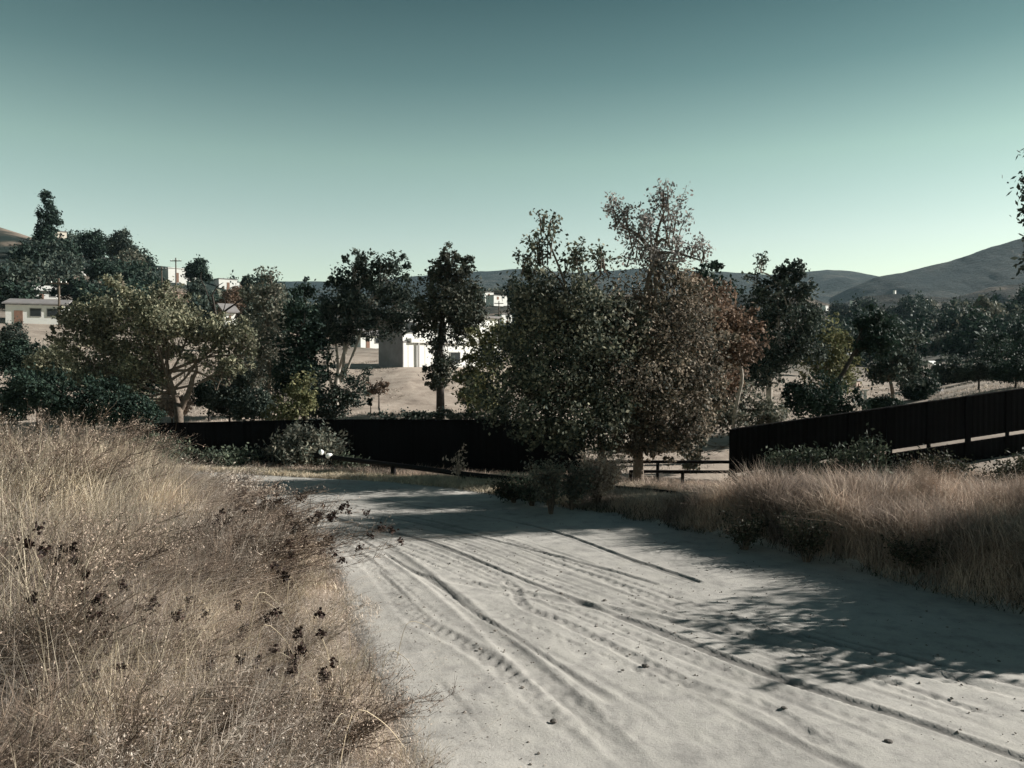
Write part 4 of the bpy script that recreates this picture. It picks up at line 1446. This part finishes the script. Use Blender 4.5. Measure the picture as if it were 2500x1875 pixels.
X, Y = scatter(400000, -2, 17, 6, 19, right_ok(.05, 6.5))
grass('dry_grass', 'fluffy pinkish brown dry grass on the right bank', X, Y, rh_, 'brush', .005, .42, (0, 0, 0))
X, Y = scatter(120000, -2, 17, 6, 19, right_ok(.2, 5, 24, 0, 58, 1.2))
grass('pale_grass', 'pale straw patches in the dry grass on the right bank', X, Y, lambda a, b: rh_(a, b) * .9, 'straw', .005, .25)
X, Y = scatter(60000, -2, 14, 6, 19, right_ok(-.12, .8))
grass('verge_grass', 'dark green short weeds along the foot of the right bank', X, Y, lambda a, b: .16 + .1 * vnoise(a, b, .5, 9), 'darkgrass', .006, .5)


def verge_h(X, Y):
    return .20 + .12 * vnoise(X, Y, 1.0, 63, 2)


X, Y = scatter(200000, -13, 9, 16, 28, lambda X, Y: (lambda sw: (sw[0] - sw[1] > -.05) & inview(X, Y))(road_coords(X, Y)))
grass('verge_grass', 'short sunlit straw grass between the road bend and the low rail', X, Y, verge_h, 'strawlit', .008, .6, segs=2)
X, Y = scatter(90000, -13, 14, 19, 30.5, lambda X, Y: (lambda sw: (sw[0] - sw[1] > 1.6) & inview(X, Y))(road_coords(X, Y)))
grass('far_grass', 'dry brush beyond the low rail in front of the black fences', X, Y, lambda a, b: .32 + .2 * vnoise(a, b, 1.4, 64, 2), 'brush', .011, .6, segs=2)
X, Y = scatter(120000, -40, 45, 33, 75, lambda X, Y: inview(X, Y) & (vnoise(X, Y, 3, 66, 2) > -.1))
grass('far_grass', 'thin dry grass on the ground beyond the fences', X, Y, lambda a, b: .22 + .12 * vnoise(a, b, 3, 65, 2), 'straw', .02, .7, segs=2)


# ------------------------------------------------------------------ shrubs made of stems
def shrub(name, label, x, y, r, h, nst, ntw, mat, leafmat=None, nleaf=0, lsize=.02, lean=(0, 0), rad0=.008, flat=1.0, group=None, cat='shrub', seedmat=None, nseed=0, ssize=.012, zbase=None):
    z = gz(x, y) if zbase is None else zbase
    t = thing(name, label, cat, (x, y, z), group=group)
    ang = rng.uniform(0, 2 * math.pi, nst)
    spread = np.sqrt(rng.uniform(0, 1, nst)) * r
    K = 6
    tt = np.linspace(0, 1, K)
    tip = np.column_stack([np.cos(ang) * spread + lean[0] * rng.uniform(.5, 1.3, nst), np.sin(ang) * spread + lean[1] * rng.uniform(.5, 1.3, nst), h * rng.uniform(.6, 1.1, nst) * (1 - .35 * (spread / r) ** 2 * flat)])
    b0 = np.column_stack([np.cos(ang), np.sin(ang), np.zeros(nst)]) * r * .08
    ctrl = b0 + np.column_stack([tip[:, 0] * .25, tip[:, 1] * .25, tip[:, 2] * .65])
    paths = (1 - tt)[None, :, None] ** 2 * b0[:, None] + 2 * ((1 - tt) * tt)[None, :, None] * ctrl[:, None] + (tt ** 2)[None, :, None] * tip[:, None]
    paths[:, 1:] += rng.normal(size=(nst, K - 1, 3)) * r * .035
    paths[:, 0, 2] -= .05
    rr = np.linspace(rad0, rad0 * .35, K)[None] * rng.uniform(.7, 1.2, (nst, 1))
    v1, f1 = tubes(paths, rr, 4)
    link('stems', mesh_np('stems', v1, f1, M[mat], True), t)
    tips = tip
    if ntw:
        n = nst * ntw
        si = rng.integers(0, nst, n)
        ti = rng.uniform(.3, 1, n)
        k0 = np.minimum((ti * (K - 1)).astype(int), K - 2)
        fr_ = ti * (K - 1) - k0
        st = paths[si, k0] * (1 - fr_)[:, None] + paths[si, k0 + 1] * fr_[:, None]
        dirn = paths[si, k0 + 1] - paths[si, k0]
        dirn /= np.linalg.norm(dirn, axis=1, keepdims=True) + 1e-9
        dd = dirn * .9 + unit(n) * .75
        dd /= np.linalg.norm(dd, axis=1, keepdims=True)
        ln = (h * .16 * rng.uniform(.4, 1.5, n))[:, None]
        md = st + dd * ln * .5 + unit(n) * ln * .08
        en = st + dd * ln + np.array([0, 0, .15]) * ln
        v2, f2 = tubes(np.stack([st, md, en], 1), np.array([[rad0 * .36, rad0 * .28, rad0 * .14]] * n), 3)
        stuff(link('twigs', mesh_np('twigs', v2, f2, M[mat]), t))
        tips = np.concatenate([md, en])
    if leafmat:
        pk = rng.integers(0, len(tips), nleaf)
        L = tips[pk] + rng.normal(size=(nleaf, 3)) * lsize * 1.6
        v3, f3 = leaf_quads(L, lsize, .42)
        link('foliage', mesh_np('foliage', v3, f3, M[leafmat]), t)
    if seedmat:
        pk = rng.choice(len(tips), min(nseed, len(tips)), replace=False)
        V, Fc, o_ = [], [], 0
        for q_ in tips[pk]:
            m_ = random.randint(2, 5)
            L = q_ + rng.normal(size=(m_ * 9, 3)) * ssize * np.array([.9, .9, 1.0])
            V.append(L)
        v3, f3 = leaf_quads(np.concatenate(V), ssize * .75, .8)
        stuff(link('seed_heads', mesh_np('seed_heads', v3, f3, M[seedmat]), t))
    return t


def at(px, py_ground, guess=None):
    """ground point seen at this pixel (marching along the ray)"""
    for Y in np.arange(2.0, 40, .05):
        p = P(px, py_ground, Y)
        if gz(p.x, Y) >= p.z:
            return p.x, Y
    return P(px, py_ground, 10).x, 10


# foreground
shrub('feathery_shrub', 'brown feathery dry shrub reaching over the left edge of the road', -1.25, 5.4, .62, .55, 60, 34, 'twig', 'brush', 5000, .009, (.28, .05), .004)
shrub('feathery_shrub', 'reddish brown dry shrub low in the foreground grass', -1.75, 4.6, .6, .6, 60, 34, 'twig', 'brush', 5000, .009, (.1, 0), .004)
shrub('feathery_shrub', 'thin dry shrub lying out onto the dust, nearest the lower frame', -.85, 4.5, .45, .30, 32, 26, 'twig', 'straw', 3500, .009, (.2, .12), .0035)
shrub('twiggy_shrub', 'large twiggy brown shrub spreading right at the middle of the left bank', -3.2, 8.6, 1.15, .95, 80, 40, 'twig', 'brush', 4000, .010, (.75, .1), .006, seedmat='seed', nseed=70, ssize=.022)
shrub('twiggy_shrub', 'twiggy brown shrub with dark seed clusters beside the shaded bend', -4.3, 11.8, 1.2, .85, 70, 36, 'twig', 'brush', 4000, .011, (.8, -.1), .006, seedmat='seed', nseed=60, ssize=.026)
shrub('twiggy_shrub', 'dark twiggy shrub in the middle left grass', -3.7, 6.4, 1.0, .95, 60, 36, 'twig', 'brush', 7000, .012, (.3, .1), .005)
shrub('twiggy_shrub', 'bushy pink brown shrub at the top of the left bank', -5.6, 9.3, 1.5, 1.25, 90, 36, 'twig', 'brush', 6000, .011, (0, 0), .006)
shrub('twiggy_shrub', 'tan dry shrub at the left frame edge', -5.3, 7.7, 1.0, 1.25, 70, 34, 'twig', 'straw', 4500, .010, (0, 0), .005)
shrub('twiggy_shrub', 'tan brushy shrub behind the top of the left bank', -7.4, 13.0, 1.9, 1.25, 90, 34, 'twig', 'brush', 6000, .014, (.2, 0), .007)
shrub('twiggy_shrub', 'straw coloured shrub where the bank drops to the bend', -5.6, 14.0, 1.4, .8, 70, 34, 'twig', 'straw', 10000, .022, (.3, 0), .006)
# more dry brush: copies of three tangled kinds
kinds = [shrub('dry_shrub', 'tangled dry twiggy shrub in the grass of the left bank', -2.4, 5.4, .55, .75, 50, 36, 'twig', 'brush', 2200, .008, (.1, 0), .0035, group='dry shrubs on the left bank'),
         shrub('dry_shrub', 'tangled dry twiggy shrub in the grass of the left bank', -1.9, 6.6, .6, .7, 50, 36, 'straw', 'straw', 2200, .008, (.2, 0), .0035, group='dry shrubs on the left bank'),
         shrub('dry_shrub', 'tangled dry twiggy shrub in the grass of the left bank', -2.9, 4.4, .5, .7, 44, 36, 'twig', None, 0, .010, (.15, 0), .0032, group='dry shrubs on the left bank')]
for k in range(46):
    for _ in range(30):
        Yk = random.uniform(3.2, 13.5)
        Xk = random.uniform(-.66 * Yk - .3, 0)
        sk, wk = road_coords(np.array([Xk]), np.array([Yk]))
        if -sk[0] - wk[0] > .75:
            break
    sc_ = random.uniform(.75, 1.25)
    copy_tree(kinds[k % 3], (Xk, Yk, gz(Xk, Yk)), random.uniform(-.7, .7), None, (sc_, sc_, sc_ * random.uniform(.8, 1.15)))
# loose pale stalk tufts leaning out over the road edge
tuft = shrub('grass_tuft', 'loose tuft of long pale stalks leaning out over the left road edge', -1.4, 6.2, .48, .7, 30, 3, 'strawlit', rad0=.0022, flat=.8, lean=(.12, 0), group='pale stalk tufts along the left road edge', cat='grass tuft')
nt_ = 0
for k in range(400):
    Yk = random.uniform(4.6, 13)
    Xk = random.uniform(-6, 0)
    sk, wk = road_coords(np.array([Xk]), np.array([Yk]))
    if not (.05 < -sk[0] - wk[0] < 1.6):
        continue
    sc_ = random.uniform(.45, 1.0)
    copy_tree(tuft, (Xk, Yk, gz(Xk, Yk)), random.uniform(-1.2, 1.2), None, (sc_, sc_, sc_))
    nt_ += 1
    if nt_ >= 34:
        break
# weeds with dark seed heads
for i in range(34):
    if i < 20:
        px, py, Yw = random.uniform(40, 780), random.uniform(1470, 1700), 0
        x, y = at(px, py + 170)
    else:
        px, py = random.uniform(420, 800), random.uniform(1290, 1420)
        x, y = at(px, py)
    if math.hypot(x, y) < 2.3:
        continue
    shrub('dried_weed', 'dried weed stalk with dark clustered seed heads in the left bank grass', x, y, .16, random.uniform(.75, 1.05) if i < 20 else random.uniform(.5, .75), 3, 3, 'twig', lean=(random.uniform(-.1, .2), 0), rad0=.0028,
          group='dried weeds with dark seed heads', cat='weed', seedmat='seed', nseed=5, ssize=.019 if i < 20 else .021)

# arched pale canes in the foreground
ct = thing('bent_canes', 'pale arched dry canes tangled in the foreground grass', 'dry stalks', (-1.4, 3.6, gz(-1.4, 3.6)))
parts = []
for _ in range(46):
    x, y = random.uniform(-3.4, -1.0), random.uniform(4.2, 7.5)
    z = gz(x, y)
    a = random.uniform(0, 6.28)
    L_, hh = random.uniform(.2, .5), random.uniform(.3, .7)
    p = catmull(np.array([(x, y, z), (x + math.cos(a) * L_ * .3, y + math.sin(a) * L_ * .3, z + hh), (x + math.cos(a) * L_ * .8, y + math.sin(a) * L_ * .8, z + hh * .9), (x + math.cos(a) * L_ * 1.2, y + math.sin(a) * L_ * 1.2, z + hh * .55)], float), 4)
    parts.append(tubes(p[None], np.linspace(.0035, .0015, len(p))[None], 4))
v, f = merge(parts)
stuff(link('canes', mesh_np('canes', v - np.array(ct.location), f, M['strawlit']), ct))

# right bank and verge bushes
for (px, py, r_, h, nl, lm, ln, lab) in [
        (1345, 1255, .36, .85, 2600, 'sage', (-.12, 0), 'green leafy bush at the road edge before the low rail'),
        (1395, 1245, .34, .75, 2200, 'sage', (.15, 0), 'grey leafy bush right behind the green one at the road edge'),
        (1455, 1235, .5, .85, 4500, 'brush', (.15, 0), 'brown bush right of the green leafy one by the low rail'),
        (1300, 1235, .36, .5, 1700, 'weed', (-.2, 0), 'small dark bush left of the green leafy one by the road edge'),
        (1255, 1228, .35, .38, 1500, 'darkgrass', (-.2, 0), 'lowest dark weed clump left of the small dark bush at the road edge')]:
    x, y = at(px, py)
    shrub('verge_bush', lab, x, y, r_, h, 46, 20, 'twig', lm, nl, .038, ln, rad0=.007, flat=-.5)
for x, y, r_, h, nl, ls, lm, lab in [
        (7.3, 20.5, .85, 1.15, 5200, .06, 'weed', 'green broad leaved shrub at the left end of the right fence'),
        (8.9, 20.2, .8, 1.35, 5200, .06, 'weed', 'second green broad leaved shrub, right of the one at the fence end'),
        (10.6, 20.0, .9, 1.1, 4200, .05, 'darkgrass', 'dark shrub before the lit slit of the right fence'),
        (12.6, 19.0, 1.3, 1.1, 6200, .05, 'darkgrass', 'dark low shrub at the right before the black fence'),
        (6.1, 19.8, .8, .7, 3500, .05, 'darkgrass', 'low dark shrub between the gap rails and the right bank'),
        (-6.9, 26.5, 1.3, 1.4, 8000, .07, 'sage', 'silvery sage bush at the left end of the low rail'),
        (-9.4, 26.0, 1.2, .6, 4000, .07, 'weed', 'dark green bush left of the silvery sage bush'),
        (-11.4, 25.5, 1.2, 1.0, 5000, .06, 'weed', 'dark bush where the bend disappears at the left'),
        (-5.4, 26.0, .6, .6, 1800, .055, 'weed', 'small green bush right of the silvery sage bush')]:
    shrub('leafy_shrub', lab, x, y, r_, h, 60, 20, 'twig', lm, nl, ls, rad0=.012)
for px, py, r_, h, lab in [(1800, 1345, .5, .6, 'dark leafy weed at the foot of the right bank, left of the bare shrub'), (1950, 1375, .5, .8, 'dark leafy weed at the foot of the right bank, right of the bare shrub'),
                           (2210, 1420, .5, .5, 'dark leafy weed at the bank foot toward the right edge of the photo')]:
    x, y = at(px, py)
    shrub('verge_weed', lab, x + .15, y + .1, r_ * .85, h * .68, 36, 18, 'twig', 'darkgrass', 1700, .026, rad0=.005, flat=-.6)
x, y = at(1870, 1305)
shrub('bare_shrub', 'leafless branching shrub on the right bank at the edge of the shade', x, y, .75, .95, 26, 12, 'twig', rad0=.012)
x, y = at(2290, 1400)
shrub('bare_shrub', 'small fallen twig bunch at the foot of the right bank grass', x, y, .35, .28, 12, 8, 'straw', rad0=.004)
for x, y, r_, h, lab in [(7.2, 13.6, 1.25, 1.05, 'pinkish brush mound at the middle of the right bank'), (9.0, 13.4, 1.2, 1.0, 'pinkish brush mound right of the middle one'),
                         (7.3, 11.5, .9, .95, 'straw brush clump at the right frame edge of the bank'),
                         (5.3, 12.6, .8, .85, 'low brush mound at the left part of the right bank'), (6.3, 12.1, .8, 1.0, 'brush mound at the foot of the right bank before the middle one')]:
    shrub('brush_mound', lab, x, y, r_ * .6, h * .9, 46, 90, 'brush', 'brush', 6000, .010, rad0=.003)
# tall dry weed standing by the rail
x, y = P(1120, 1170, 21).x, 21
shrub('dried_weed', 'single tall dry weed standing against the black left fence', x, y, .18, .95, 4, 3, 'brush', 'brush', 160, .05, rad0=.008, cat='weed')

# ------------------------------------------------------------------ small things on the road
def rock_mesh(name, r_, seed, mat, squash=.45):
    import bmesh
    bm = bmesh.new()
    bmesh.ops.create_icosphere(bm, subdivisions=2, radius=r_)
    for v in bm.verts:
        n = mnoise.noise(v.co / r_ * 1.1 + Vector((seed * 3.1, 0, 0)))
        v.co *= 1 + .35 * n
        v.co.z *= squash
    me = bpy.data.meshes.new(name)
    bm.to_mesh(me)
    bm.free()
    me.materials.append(mat)
    return me


for px, py, r_, lab in [(1370, 1450, .045, 'small stone on the main wheel track near the shadow tip'), (1575, 1632, .06, 'dark clod in the wheel track at the middle foreground'),
                        (885, 1481, .05, 'dark pebble on the dust beside the left grass, left one'), (930, 1474, .022, 'tiny dark pebble right of the dark pebble beside the grass'),
                        (1352, 1768, .05, 'small dark stone low in the middle of the road'), (2170, 1820, .05, 'dark clod at the lower right corner of the road'),
                        (1915, 1733, .045, 'flat dark clod right of the long dark scrape'), (1520, 1640, .03, 'little crumb of earth left of the dark clod in the track')]:
    x, y = at(px, py)
    r_ *= .6
    o = link('stone', rock_mesh('stone', r_, px, M['darkclod']))
    o.location = (x, y, gz(x, y) + r_ * .25)
    o.rotation_euler = (0, 0, px)
    o['label'] = lab
    o['category'] = 'stone'
for px, py, lab, s in ((784, 1104, 'white rock at the left end of the low rail, left one of two', .085), (803, 1113, 'white upright rock at the end of the low rail, right one of two', .10)):
    p = P(px, py, 23.9)
    o = link('white_rock', rock_mesh('white_rock', s, px, M['whitestone'], .95))
    o.location = p
    o['label'] = lab
    o['category'] = 'rock'
# loose pebbles
V, Fc, n = [], [], 0
bmv = np.array([(0, 0, 1), (1, 0, 0), (0, 1, 0), (-1, 0, 0), (0, -1, 0), (0, 0, -1)], float)
bmf = np.array([(0, 1, 2), (0, 2, 3), (0, 3, 4), (0, 4, 1), (5, 2, 1), (5, 3, 2), (5, 4, 3), (5, 1, 4)])
X, Y = scatter(9000, -8, 8, 4, 20, lambda X, Y: (lambda sw: (np.abs(sw[0]) < sw[1] * 1.02) & (vnoise(X, Y, 1.4, 81, 2) > -.1))(road_coords(X, Y)))
Z = ground_z(X, Y)
sz = rng.gamma(1.6, .0032, len(X)) + .002
rot = rng.uniform(0, 6.28, len(X))
B = bmv[None] * rng.uniform(.6, 1.3, (len(X), 6, 3)) * sz[:, None, None] * np.array([1.2, 1, .7])
ca, sa = np.cos(rot)[:, None], np.sin(rot)[:, None]
B = np.stack([B[:, :, 0] * ca - B[:, :, 1] * sa, B[:, :, 0] * sa + B[:, :, 1] * ca, B[:, :, 2]], -1)
B += np.column_stack([X, Y, Z + .002])[:, None]
Fc = (np.arange(len(X))[:, None, None] * 6 + bmf[None]).reshape(-1, 3)
stuff(link('pebbles', mesh_np('pebbles', B, Fc, M['stone'])), 'loose pebbles and crumbs of earth strewn over the road', 'pebbles')

# dry leaf litter and straw bits blown along the road edges
X, Y = scatter(26000, -10, 8, 4, 20, lambda X, Y: (lambda sw: (np.abs(sw[0]) < sw[1] * 1.15) & (np.abs(sw[0]) > sw[1] * (.80 + .12 * vnoise(X, Y, .8, 83, 2))) & inview(X, Y))(road_coords(X, Y)))
L = np.column_stack([X, Y, ground_z(X, Y) + .006])
v, f = leaf_quads(L, .016, .3)
v[:, 2] = np.repeat(L[:, 2], 4) + (v[:, 2] - np.repeat(L[:, 2], 4)) * .25
stuff(link('litter', mesh_np('litter', v, f, M['straw'])), 'dry leaf litter and straw bits along the road edges', 'litter')

# ------------------------------------------------------------------ haze
HZ = True
if HZ:
    hz = link('haze', box_mesh('haze', -4300, 4300, -1700, 4300, -30, 420, None) if False else mesh_np('haze', *box(-4300, 4300, -1700, 4300, -30, 420)))
    hm = bpy.data.materials.new('haze_air')
    hm.use_nodes = True
    nt = hm.node_tree
    nt.nodes.clear()
    ou = nt.nodes.new('ShaderNodeOutputMaterial')
    pv = nt.nodes.new('ShaderNodeVolumePrincipled')
    pv.inputs['Color'].default_value = (.6, .85, 1.0, 1)
    pv.inputs['Density'].default_value = 0.00006
    pv.inputs['Anisotropy'].default_value = 0.0
    nt.links.new(pv.outputs[0], ou.inputs['Volume'])
    hz.data.materials.append(hm)
    hz['kind'] = 'stuff'
